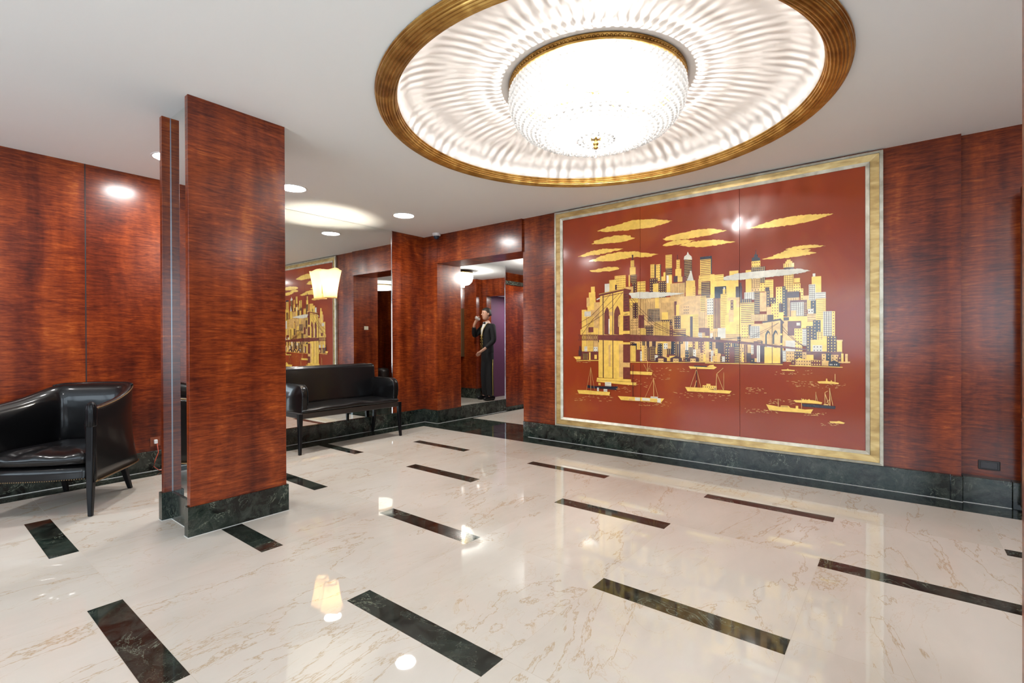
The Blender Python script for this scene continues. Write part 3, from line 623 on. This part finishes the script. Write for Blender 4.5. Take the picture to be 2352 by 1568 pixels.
# ships
P(3, [(185,520),(330,522),(500,540),(705,552),(695,608),(210,578)], 'g'); P(3, [(335,440),(480,460),(830,465),(812,520),(560,500),(350,488)], 'n'); bld(3, 625, 395, 725, 458, 's', 'h'); bld(3, 520, 408, 555, 445, 'g', 'h'); bld(3, 500, 482, 528, 538, 's'); bld(3, 603, 505, 662, 545, 's', 'h')
line(3, [(400,530),(398,160)], 'p', .005); line(3, [(400,165),(460,520)], 'p', .003); line(3, [(398,170),(330,525)], 'p', .003)
P(3, [(1027,220),(1380,235),(1368,285),(1027,270)], 'g'); line(3, [(1300,225),(1302,60)], 'p', .005); line(3, [(1240,110),(1298,225),(1345,110)], 'p', .003)
P(3, [(830,615),(1100,632),(1568,655),(1515,722),(1300,705),(880,680)], 'g'); bld(3, 1100, 640, 1185, 690, 's'); bld(3, 1215, 648, 1340, 690, 's'); bld(3, 1000, 655, 1080, 688, 'p'); bld(3, 1455, 652, 1510, 720, 's'); bld(3, 1350, 625, 1465, 655, 's', 'h')
line(3, [(1400,645),(1395,330)], 'p', .006); line(3, [(1395,340),(1260,640)], 'p', .003); line(3, [(1395,345),(1470,630)], 'p', .003); line(3, [(1068,120),(1068,625)], 'd', .006)
P(3, [(1955,142),(2352,165),(2352,190),(1975,180)], 'g'); P(4, [(0,140),(50,160),(0,192)], 'g'); bld(3, 2040, 135, 2240, 152, 'n'); P(3, [(2245,150),(2290,125),(2352,120),(2352,165)], 'g')
P(3, [(1898,472),(2190,485),(2352,520),(2352,562),(1935,540)], 'g'); P(4, [(-5,520),(120,520),(285,535),(250,578),(-5,562)], 'g'); bld(3, 2175, 450, 2400, 500, 'g', 'o'); bld(3, 2235, 422, 2300, 455, 'g'); bld(4, 0, 480, 45, 530, 'p', 'o')
line(3, [(2078,480),(2078,160)], 'd', .006); line(3, [(2075,200),(1980,475)], 'p', .004); line(3, [(2080,200),(2150,480)], 'p', .004); line(3, [(2045,480),(2078,370)], 'p', .006)
line(4, [(35,500),(48,262)], 'p', .005); line(4, [(50,260),(150,172)], 'p', .005); line(4, [(50,262),(152,520)], 'p', .004); line(4, [(158,240),(158,520)], 'p', .003)
P(4, [(1072,198),(1160,195),(1175,180),(1190,195),(1290,205),(1280,220),(1080,212)], 'g')
P(4, [(1640,385),(1700,380),(1780,378),(1782,340),(1800,340),(1805,378),(1850,385),(1865,362),(1880,385),(1985,408),(1980,428),(1670,415)], 'g'); line(4, [(1925,390),(1925,265)], 'p', .005)
P(4, [(1265,682),(1400,680),(1405,660),(1430,662),(1440,680),(1460,662),(1480,680),(1515,662),(1530,680),(1580,682),(1720,715),(1712,745),(1300,715)], 'g'); line(4, [(1620,690),(1620,550)], 'p', .004); line(4, [(1620,580),(1650,700)], 'p', .003)
P(4, [(1392,738),(1600,748),(1935,778),(1925,822),(1420,782)], 'n'); bld(4, 1745, 742, 1815, 762, 'p'); line(4, [(1845,770),(1838,490)], 'p', .006); line(4, [(1765,740),(1765,560),(1810,535)], 'p', .004); line(4, [(1765,580),(1830,760)], 'p', .005); line(4, [(1840,520),(1890,765)], 'p', .004); line(4, [(1790,720),(1850,660)], 'p', .004)
P(4, [(830,745),(985,775),(1060,790),(1065,765),(1185,770),(1215,800),(1300,812),(1302,770),(1340,772),(1342,815),(1450,830),(1580,825),(1540,890),(1100,860),(880,838)], 'g'); line(4, [(1025,790),(1022,660)], 'p', .005); line(4, [(1395,820),(1393,650)], 'p', .004); line(4, [(1070,780),(1180,785)], 'm', .004)
P(4, [(1835,1015),(1950,1018),(1985,1010),(2085,1040),(2060,1058),(1850,1040)], 'g')
rw = random.Random(3)
for z, cx, cy, sxx, syy, n_ in ((3,420,640,300,60,40),(3,900,500,120,60,16),(3,1180,400,120,80,18),(3,1420,730,260,50,36),(3,1480,310,170,50,22),(3,1450,190,160,40,14),(3,1960,590,260,50,22),(3,1850,200,220,30,14),(4,60,640,200,50,12),(4,650,530,170,50,22),(4,1250,240,300,40,26),(4,1400,420,250,50,30),(4,1800,450,300,40,30),(4,1080,700,220,40,30),(4,750,850,260,40,34),(4,1600,905,180,20,22),(4,1820,1060,130,25,20),(4,150,600,160,50,8),(1,240,1415,120,10,8)):
    for i in range(n_):
        x, y = cx + rw.uniform(-sxx, sxx), cy + rw.uniform(-syy, syy); l = rw.uniform(12, 45); line(z, [(x, y), (x+l, y+l*.07+rw.uniform(-4, 4))], 'p', rw.uniform(.0018, .0034))
for i in range(3): A.p[i].build('lacquer_panel', [PAL[k_] for k_ in PKEYS], mu, origin=MO)
# ------------------------------------------------------------ small wall and ceiling fittings
sc_ = thing('security_camera', 'white dome security camera on the ceiling above the dark passage corner', 'camera', (-5.06, 4.715, CEIL))
mb = MB(); mb.lathe([(.058, 0), (.058, -.028), (.05, -.036), (.001, -.036)], (0, 0, 0), 28); mb.build('housing', M['white'], sc_, smooth=False)
mb = MB(); mb.lathe([(.042, -.036), (.038, -.058), (.024, -.076), (.001, -.082)], (0, 0, 0), 24); mb.build('dome', new_mat('smoked_dome', (.02, .03, .05), .05), sc_, smooth=True)
so = thing('wall_socket', 'small brown socket plate on the left wall beside the pillar', 'socket', (WX, 1.49, .27))
mb = MB(); mb.box((WX, 1.453, .222), (WX+.006, 1.53, .304)); mb.build('plate', new_mat('brown_plate', (.20, .05, .02), .35), so, bevel=.002, origin=so.location)
mb = MB(); mb.box((WX+.006, 1.478, .245), (WX+.03, 1.505, .283)); tag(mb.build('plug', M['white'], bevel=.006, seg=3), 'white power plug in the socket left of the pillar', 'plug')
mb = MB(); mb.tube([(WX+.025, 1.50, .25), (WX+.05, 1.502, .17), (WX+.07, 1.47, .10), (WX+.07, 1.46, .05), (WX+.08, 1.50, .012), (WX+.12, 1.62, .006)], .0035, 8); tag(mb.build('power_cord', new_mat('orange_cord', (.5, .07, .03), .4), smooth=True), 'thin orange cord hanging from the white plug', 'cord')
bo = thing('wall_outlet', 'black outlet plate low on the recessed wall at the far right', 'socket', (.5, 4.87, .265))
mb = MB(); mb.box((.441, 4.862, .236), (.556, 4.87, .302)); mb.build('plate', M['black'], bo, bevel=.004, origin=bo.location)
mb = MB(); mb.box((.453, 4.859, .246), (.543, 4.863, .292)); mb.build('receptacle', new_mat('outlet_face', (.02, .017, .02), .25), bo, bevel=.002, origin=bo.location)
mb = MB(); mb.box((XM-.008, 5.02, 1.36), (XM, 5.10, 1.42)); tag(mb.build('sign_plate', new_mat('cream_plate', (.62, .58, .42), .4), bevel=.001), 'small cream plate on the passage wall, seen in the large mirror', 'sign')
mx_ = thing('mail_box', 'tall brass mail box on the passage wall, reflected at the mirror edge', 'mail box', (-3.12, 7.29, .85))
mb = MB(); mb.box((-3.26, 7.20, .84), (-2.96, 7.288, 1.82)); mb.build('box', new_mat('aged_brass', (.24, .17, .085), .45, .8), mx_, bevel=.006, origin=mx_.location)
mb = MB(); mb.box((-3.20, 7.196, 1.45), (-3.02, 7.202, 1.49)); mb.build('slot', M['black'], mx_, origin=mx_.location)
mb = MB(); mb.box((-3.20, 7.24, 1.82), (-3.02, 7.285, 2.40)); mb.box((-3.205, 7.236, 1.82), (-3.195, 7.29, 2.40)); mb.build('chute', M['chrome'], mx_, origin=mx_.location)
wb = thing('waste_bin', 'low black bin reflected beside the loveseat arm in the mirror', 'bin', (-2.2, 6.45, 0))
mb = MB(); mb.lathe([(.001, 0), (.13, 0), (.15, .05), (.155, .50)], (0, 0, 0), 24); mb.build('body', M['black'], wb, smooth=True)
mb = MB(); mb.lathe([(.158, .50), (.158, .54), (.13, .58), (.001, .60)], (0, 0, 0), 24); mb.build('lid', M['black'], wb, smooth=True)

# ------------------------------------------------------------ black leather tub armchair
def smooth_path(ps, n):
    out = []
    for i in range(len(ps)-1):
        p0 = ps[max(i-1, 0)]; p1 = ps[i]; p2 = ps[i+1]; p3 = ps[min(i+2, len(ps)-1)]
        for j in range(n):
            t = j/n; out.append(tuple(.5*((2*b)+(-a+c)*t+(2*a-5*b+4*c-d)*t*t+(-a+3*b-3*c+d)*t**3) for a, b, c, d in zip(p0, p1, p2, p3)))
    out.append(ps[-1]); return out
def armchair(loc, rz, label):
    t = thing('armchair', label, 'armchair', loc, rz)
    # plan path of the shell's outer face: (x, y, top height, outward flare at the foot, thickness)
    half = [(.315, .365, .735, .0, .045), (.17, .352, .745, .004, .05), (.0, .335, .765, .01, .055), (-.16, .315, .80, .02, .06), (-.27, .285, .832, .03, .065), (-.335, .235, .846, .035, .075), (-.372, .15, .848, .03, .085), (-.385, .0, .850, .03, .09)]
    ps = half + [(x, -y, z, f, th) for x, y, z, f, th in reversed(half[:-1])]
    pp = smooth_path(ps, 4); rings = []; rim = []; seamline = []
    for i, (x, y, zt, flr, th) in enumerate(pp):
        a = pp[max(i-1, 0)]; b = pp[min(i+1, len(pp)-1)]; dx, dy = b[0]-a[0], b[1]-a[1]; l = math.hypot(dx, dy); nx, ny = -dy/l, dx/l   # inward
        if nx*(-x)+ny*(-y) < 0 and abs(y) > .05: nx, ny = -nx, -ny
        if abs(y) <= .05: nx, ny = 1., 0.
        sec = [(-flr-.004, .225), (-flr*.6, .30), (0., .45), (.004, .62), (.0, zt-.03), (.006, zt-.008), (.016, zt), (th*.55, zt-.002), (th*.9, zt-.016), (th*1.15, zt-.05), (th*1.35, zt-.12), (th*1.25, .58), (th*1.1, .42), (th, .36), (th*.9, .24)]
        rings.append([(x+nx*o_, y+ny*o_, z_) for o_, z_ in sec])
        rim.append((x-nx*.001, y-ny*.001, zt-.012)); seamline.append((x-nx*(flr+.004), y-ny*(flr+.004), .232))
    mb = MB(); mb.loft(rings, 0); mb.build('shell', M['leather'], t, smooth=True)
    mb = MB(); mb.tube(rim, .0045, 6); mb.build('welt', M['nail'], t, smooth=True); mb = MB(); mb.tube(seamline, .005, 6); mb.build('welt', M['nail'], t, smooth=True)
    top = [(x, y, z+.004) for x, y, z in rim]
    mb = MB(); k = len(top)//3 - 2
    mb.tube([(x*.985, y*.985, z+.004) for x, y, z in top[k:len(top)-k]], .011, 8); mb.build('top_rail', M['black_wood'], t, smooth=True)
    # loose seat cushion and upholstered front rail
    def slab(z0, z1, xf, wf, xb, wb, bulge, puff, nm, mt=M['leather'], rnd_=.03):
        rings = []
        zs = [(z0, -rnd_), (z0+.008, -.008), ((z0+z1)/2, 0), (z1-.02, -.006), (z1-.005, -.022), (z1+puff*.6, -.08), (z1+puff, -.18)]
        for z, o_ in zs:
            r_ = []
            n1 = 16
            for j in range(n1): u = j/(n1-1)*2-1; r_.append((xf+o_+bulge*(1-u*u), u*(wf+o_), z + (.006*math.sin(u*7+1)+.004*math.sin(u*17) if z > (z0+z1)/2 and puff else 0)))
            for j in range(n1): u = 1-j/(n1-1)*2; r_.append((xb-o_, u*(wb+o_), z))
            rings.append(r_)
        mb = MB(); mb.loft(rings, 0); return mb.build(nm, mt, t, smooth=True)
    slab(.345, .425, .295, .305, -.27, .20, .035, .022, 'seat_cushion')
    slab(.246, .338, .290, .31, -.29, .22, .035, 0, 'seat_rail', rnd_=.006)
    mb = MB()
    for j in range(46):
        u = j/45*2-1; mb.sph((.293+.035*(1-u*u), u*.303, .250), .0042, 6, 4)
    mb.build('nailhead_trim', M['nail'], t, smooth=True)
    for s_ in (1, -1):
        mb = MB()
        def sq(x, y, h, z): return [(x-h, y-h, z), (x+h, y-h, z), (x+h, y+h, z), (x-h, y+h, z)]
        mb.loft([sq(.317, s_*.338, .013, 0), sq(.317, s_*.340, .019, .2), sq(.317, s_*.342, .022, .40), sq(.317, s_*.345, .022, .615)])
        lg = mb.build('leg', M['black_wood'], t, bevel=.006, seg=2)
        mb = MB(); rings = []
        for z, r_ in ((.605, .024), (.612, .029), (.66, .030), (.72, .030), (.745, .027), (.762, .019), (.772, .006)):
            ring = []
            for j in range(32):
                a = 2*PI*j/32; q = r_*(1 + .10*math.cos(8*a)); ring.append((.319+q*math.cos(a), s_*.347+q*math.sin(a), z))
            rings.append(ring)
        mb.loft(rings); mb.build('fluted_finial', M['black_wood'], lg, smooth=True)
        mb = MB(); mb.loft([sq(-.345, s_*.225, .014, 0), sq(-.315, s_*.218, .017, .09), sq(-.285, s_*.212, .021, .18), sq(-.275, s_*.21, .023, .26)])
        mb.build('leg', M['black_wood'], t, bevel=.005, seg=2)
    return t
armchair((-4.748, .789, 0), math.radians(-41.8), 'black leather tub armchair with fluted arm posts by the left wall')
# ------------------------------------------------------------ black leather loveseat
t = thing('loveseat', 'black leather two-seat bench with arms in front of the large mirror', 'sofa', (-5.08, 3.25, 0))
YA, YB = -.64, .64; XFt, XBk = .225, -.235
def tri_sq(x, y, h, z): return [(x-h, y-h, z), (x+h, y-h, z), (x+h, y+h, z), (x-h, y+h, z)]
for y in (YA, YB):
    sg = 1 if y > 0 else -1
    mb = MB(); mb.loft([tri_sq(XFt+.012, y+sg*.008, .0135, 0), tri_sq(XFt, y, .018, .2), tri_sq(XFt-.004, y-sg*.002, .024, .42)]); mb.build('leg', M['black_wood'], t, bevel=.004)
    mb = MB(); mb.loft([tri_sq(XBk-.055, y-sg*.02, .014, 0), tri_sq(XBk-.02, y-sg*.02, .018, .18), tri_sq(XBk, y-sg*.02, .024, .40)]); mb.build('leg', M['black_wood'], t, bevel=.004)
mb = MB(); mb.box((XBk-.02, YA+.01, .365), (XFt+.012, YB-.01, .425)); mb.build('seat_rail', new_mat('leather_sheen', (.020, .015, .013), .32, Coat_Weight=.2), t, bevel=.008, seg=3)  # lighter brown colour stands in for reflections on the smooth rail
rings = []
for z, o_ in ((.42, -.012), (.432, .004), (.445, .008), (.458, .0), (.466, -.02), (.472, -.07), (.475, -.14)):
    r_ = []
    for j in range(28): u = j/27*2-1; hump = .016*math.exp(-(u*3.2)**2) + .005*math.sin(u*9); r_.append((XFt+.01+o_, u*(YB-.03+o_), z + (hump if z > .45 else hump*.3)))
    for j in range(28): u = 1-j/27*2; r_.append((XBk-o_*.5, u*(YB-.03+o_), z + (.010*math.exp(-(u*3)**2) if z > .45 else 0)))
    rings.append(r_)
mb = MB(); mb.loft(rings); mb.build('seat', M['leather'], t, smooth=True)
rings = []
prf = [(-.07, .40), (-.075, .60), (-.098, .80), (-.10, .862), (-.088, .878), (-.06, .882), (-.036, .872), (-.028, .84), (-.012, .66), (.012, .50), (.015, .44)]
for u in (-1, -.985, -.96, -.5, 0, .5, .96, .985, 1):
    e = .018 if abs(u) == 1 else (.006 if abs(u) == .985 else 0)
    rings.append([(XBk+.035+ (x+.04)*(1-e*8) - .04, u*(YB-.035), min(z, .882-e)) for x, z in prf])
mb = MB(); mb.loft(rings); mb.build('backrest', M['leather'], t, smooth=True)
for sg in (1, -1):
    y0 = sg*(YB-.055); rings = []
    out_ = [(XBk+.02, .36), (XBk-.0, .60), (XBk+.03, .705), (-.05, .712), (.12, .712), (.185, .70), (.222, .665), (.235, .60), (.228, .50), (.222, .37)]
    op = smooth_path([(x, 0, z) for x, z in out_], 3)
    for dy, ins in ((-.034, .018), (-.030, .006), (-.018, 0), (.018, 0), (.030, .006), (.034, .018)):
        cx = 0.; czz = .52
        rings.append([(x + (cx-x)*ins*4*.5, y0+dy, z + (czz-z)*ins*4*.5) for x, _, z in op])
    mb = MB(); mb.loft(rings); ar = mb.build('armrest', M['leather'], t, smooth=True)
    for dy in (-.031, .031): mb = MB(); mb.tube([(x*1.0, y0+dy, z) for x, _, z in op[6:-3]], .0035, 6); mb.build('welt', M['leather'], ar, smooth=True)
# ------------------------------------------------------------ the man reflected in the passage mirror
skin = new_mat('skin', (.50, .27, .19), .5); M['suit'] = new_mat('black_suit', (.003, .0034, .005), .85); M['hair'] = new_mat('dark_hair', (.02, .014, .01), .6)
M['gold_braid'] = new_mat('gold_braid', (.42, .30, .07), .4, .3)
def skinned(name, J, Ed, mat, parent=None, sub=2, extra=None):
    me = bpy.data.meshes.new(name); ks = list(J); me.from_pydata([J[k_][0] for k_ in ks], [(ks.index(a), ks.index(b)) for a, b in Ed], [])
    o = bpy.data.objects.new(name+'_tmp', me); C.objects.link(o)
    md = o.modifiers.new('skin', 'SKIN'); sv = me.skin_vertices[0].data if me.skin_vertices else None
    if sv is None:
        me.attributes  # no layer yet
        bm = __import__('bmesh').new(); bm.from_mesh(me); bm.verts.layers.skin.verify(); bm.to_mesh(me); bm.free(); sv = me.skin_vertices[0].data
    for i, k_ in enumerate(ks):
        r = J[k_][1]; sv[i].radius = r if isinstance(r, tuple) else (r, r); sv[i].use_root = (i == 0)
    md.use_smooth_shade = True; sd = o.modifiers.new('sub', 'SUBSURF'); sd.levels = sub; sd.render_levels = sub
    dg = bpy.context.evaluated_depsgraph_get(); em = o.evaluated_get(dg).to_mesh()
    mb = MB(); mb.add([v.co[:] for v in em.vertices], [tuple(p_.vertices) for p_ in em.polygons], 0)
    o.evaluated_get(dg).to_mesh_clear(); bpy.data.objects.remove(o); bpy.data.meshes.remove(me)
    if extra: extra(mb)
    return mb.build(name, mat, parent, smooth=True)
ml = (-3.90, 7.27, 0)
pe_ = thing('person', 'man in black formal suit with bow tie, drinking, reflected in passage mirror', 'person', ml, math.atan2(-.95, .31) - PI/2)
J = {'pel': ((0, 0, .98), (.09, .07)), 'sp': ((0, .0, 1.14), (.11, .08)), 'chest': ((0, 0, 1.34), (.14, .09)), 'nb': ((0, -.01, 1.49), .06), 'nk': ((0, .005, 1.575), .05),
     'shl': ((-.17, -.01, 1.44), .055), 'ell': ((-.25, .16, 1.25), .040), 'wrl': ((-.085, .25, 1.47), .027), 'hal': ((-.045, .225, 1.545), (.034, .018)),
     'shr': ((.17, -.01, 1.44), .055), 'elr': ((.25, .0, 1.16), .040), 'wrr': ((.20, .19, 1.00), .027), 'har': ((.17, .25, .955), (.034, .018)),
     'hpl': ((-.078, 0, .84), .052), 'knl': ((-.10, .01, .50), .055), 'anl': ((-.11, -.03, .10), .030), 'tol': ((-.12, .10, .035), .018),
     'hpr': ((.078, 0, .84), .052), 'knr': ((.10, .015, .50), .055), 'anr': ((.11, -.02, .10), .030), 'tor': ((.125, .10, .035), .018)}
Ed = [('pel','sp'),('sp','chest'),('chest','nb'),('nb','nk'),('chest','shl'),('shl','ell'),('ell','wrl'),('wrl','hal'),('chest','shr'),('shr','elr'),('elr','wrr'),('wrr','har'),('pel','hpl'),('hpl','knl'),('knl','anl'),('anl','tol'),('pel','hpr'),('hpr','knr'),('knr','anr'),('anr','tor')]
def fingers(side, base_, dirv, curl, across):
    b = Vector(base_); d = Vector(dirv).normalized(); c_ = Vector(curl).normalized(); a_ = Vector(across).normalized()
    for i, (o_, L_) in enumerate(((-.027, .062), (-.009, .072), (.009, .068), (.027, .052))):
        r0 = b + a_*o_; k1 = r0 + d*L_*.45; k2 = k1 + (d*.6+c_*.8).normalized()*L_*.38; k3 = k2 + (d*.1+c_).normalized()*L_*.3
        for nm, q, r in (('a', r0, .011), ('b', k1, .009), ('c', k2, .008), ('d', k3, .007)): J[f'{side}{i}{nm}'] = (tuple(q), r)
        Ed.extend([('ha'+side, f'{side}{i}a'), (f'{side}{i}a', f'{side}{i}b'), (f'{side}{i}b', f'{side}{i}c'), (f'{side}{i}c', f'{side}{i}d')])
    t0 = b - d*.03 - a_*.034; t1 = t0 - a_*.012 + d*.03 + c_*.012; t2 = t1 + d*.022 + c_*.018
    for nm, q, r in (('ta', t0, .012), ('tb', t1, .010), ('tc', t2, .008)): J[side+nm] = (tuple(q), r)
    Ed.extend([('ha'+side, side+'ta'), (side+'ta', side+'tb'), (side+'tb', side+'tc')])
fingers('l', (-.03, .215, 1.585), (.3, -.1, 1), (.9, -.1, .1), (.1, 1, 0)); fingers('r', (.155, .285, .925), (-.1, .5, -.8), (-.8, .1, -.2), (.1, .8, .5))
def head(mb):
    hc = (0, .022, 1.685); rings = []
    prof_ = [(-.115, .030, .035), (-.10, .045, .030), (-.075, .057, .020), (-.045, .066, .010), (-.01, .072, .003), (.03, .075, .0), (.065, .073, -.004), (.09, .062, -.006), (.11, .042, -.008), (.122, .012, -.008)]
    for z, r, fwd in prof_:
        ring = []
        for j in range(24):
            a = 2*PI*j/24; y = math.sin(a)*r*1.22; x = math.cos(a)*r
            if abs(j-6) <= 1 and -.03 < z < .02: y += .012 if j == 6 else .003
            ring.append((hc[0]+x, hc[1]+y+fwd*.6, hc[2]+z))
        rings.append(ring)
    mb.loft(rings, 0)
    mb.loft([[(x_, .110+.01, 1.715), (x_+w_, .112+.01, 1.715), (x_+w_, .112, 1.71), (x_, .112, 1.71)] for x_, w_ in ((0, .001),)]*2, 0) if False else None
    mb.loft([[(-.007, .108, 1.705), (.007, .108, 1.705), (0, .115, 1.71)], [(-.014, .112, 1.668), (.014, .112, 1.668), (0, .140, 1.672)], [(-.010, .110, 1.660), (.010, .110, 1.660), (0, .125, 1.660)]], 0)
    for s_ in (1, -1):
        mb.sph((s_*.076, .018, 1.682), .028, 10, 6, 0, (.3, .65, 1)); mb.sph((s_*.028, .104, 1.703), .0085, 8, 5, 1); mb.sph((s_*.028, .106, 1.722), .013, 8, 4, 2, (1.2, .3, .25))
    mb.sph((0, .112, 1.638), .020, 10, 5, 3, (1, .35, .25))
skinned('body', J, Ed, [skin, new_mat('eye', (.05, .04, .035), .2), M['hair'], new_mat('lips', (.38, .13, .10), .5)], pe_, 2, head)
mb = MB(); rings = []
for z, r, f_ in ((-.03, .0765, -.022), (.0, .079, -.018), (.035, .081, -.010), (.07, .079, -.006), (.098, .068, -.006), (.12, .045, -.008), (.132, .012, -.008)):
    rings.append([(r*math.cos(2*PI*j/24), .022 + f_ + (r*1.2*math.sin(2*PI*j/24) if math.sin(2*PI*j/24) < .3 or z > .06 else r*.45), 1.685+z) for j in range(24)])
mb.loft(rings); mb.build('hair', M['hair'], pe_, smooth=True)
K = {k_: J[k_] for k_ in ('sp', 'chest')}
cl = {'sp': ((0, 0, 1.14), (.150, .112)), 'chest': ((0, 0, 1.34), (.178, .122)), 'nb': ((0, -.015, 1.485), (.085, .07)), 'wst': ((0, -.005, 1.0), (.150, .118)), 'hem': ((0, -.005, .84), (.165, .125)),
      'shl': ((-.18, -.01, 1.435), .072), 'ell': ((-.25, .16, 1.25), .056), 'wrl': ((-.10, .243, 1.445), .040), 'shr': ((.18, -.01, 1.435), .072), 'elr': ((.25, .0, 1.16), .056), 'wrr': ((.207, .17, 1.02), .040)}
skinned('jacket', cl, [('sp','chest'),('chest','nb'),('sp','wst'),('wst','hem'),('chest','shl'),('shl','ell'),('ell','wrl'),('chest','shr'),('shr','elr'),('elr','wrr')], M['suit'], pe_)
tr_ = {'wt': ((0, 0, 1.10), (.125, .095)), 'pel': ((0, 0, .95), (.135, .105)), 'hpl': ((-.080, 0, .78), .088), 'knl': ((-.10, .01, .50), .085), 'anl': ((-.11, -.02, .055), .072), 'hpr': ((.080, 0, .78), .088), 'knr': ((.10, .015, .50), .085), 'anr': ((.11, -.01, .055), .072)}
tro = skinned('trousers', tr_, [('wt','pel'),('pel','hpl'),('hpl','knl'),('knl','anl'),('pel','hpr'),('hpr','knr'),('knr','anr')], M['suit'], pe_)
for s_ in (-1, 1):
    mb = MB(); mb.tube([(s_*.166, -.02, .80), (s_*.178, -.01, .5), (s_*.176, -.015, .1)], .006, 6); tag_ = mb.build('side_stripe', M['gold_braid'], tro, smooth=True); tag_['label'] = 'gold stripe down trouser side'
    mb = MB(); mb.sph((s_*.12, .05, .042), .05, 14, 8, 0, (.95, 2.6, .84)); mb.sph((s_*.112, -.05, .05), .05, 12, 8, 0, (.9, 1.1, 1)); mb.build('shoe', M['black_wood'], pe_, smooth=True)
mb = MB(); mb.loft([[(-.004, .112, 1.22), (.004, .112, 1.22), (.004, .128, 1.22), (-.004, .128, 1.22)], [(-.03, .115, 1.36), (.03, .115, 1.36), (.024, .130, 1.36), (-.024, .130, 1.36)], [(-.052, .05, 1.475), (.052, .05, 1.475), (.035, .088, 1.475), (-.035, .088, 1.475)], [(-.055, -.0, 1.53), (.055, .0, 1.53), (.035, .072, 1.53), (-.035, .072, 1.53)]])
mb.build('shirt_front', M['white'], pe_)
mb = MB()
for s_ in (-1, 1): mb.loft([[(s_*.004, .082, 1.502), (s_*.004, .095, 1.502), (s_*.004, .095, 1.514), (s_*.004, .082, 1.514)], [(s_*.045, .070, 1.488), (s_*.045, .085, 1.488), (s_*.045, .085, 1.528), (s_*.045, .070, 1.528)]])
mb.build('bow_tie', M['black'], pe_)
mb = MB()
for s_ in (-1, 1): mb.tube([(s_*.060, .045, 1.50), (s_*.045, .115, 1.40), (s_*.012, .133, 1.24), (s_*.03, .130, 1.0)], .006, 6)
for i in range(4): mb.sph((.035, .132, 1.10+i*.055), .009, 8, 5); mb.sph((-.035, .132, 1.10+i*.055), .009, 8, 5)
mb.build('gold_trim', M['gold_braid'], pe_, smooth=True)
gl_m = new_mat('drinking_glass', (.85, .9, .9), .05, Alpha=.35)
rm = Matrix.Rotation(pe_.rotation_euler[2], 4, 'Z'); gp = rm @ Vector((.005, .215, 1.595)) + Vector(ml)
mb = MB(); ax = (rm @ Vector((0, .8, .35))).normalized()
mb.tube([gp - ax*.045, gp + ax*.055], [.022, .029], 16); tag(mb.build('drinking_glass', gl_m, smooth=True), 'small clear glass tilted at the mouth of the man in the mirror', 'glass')
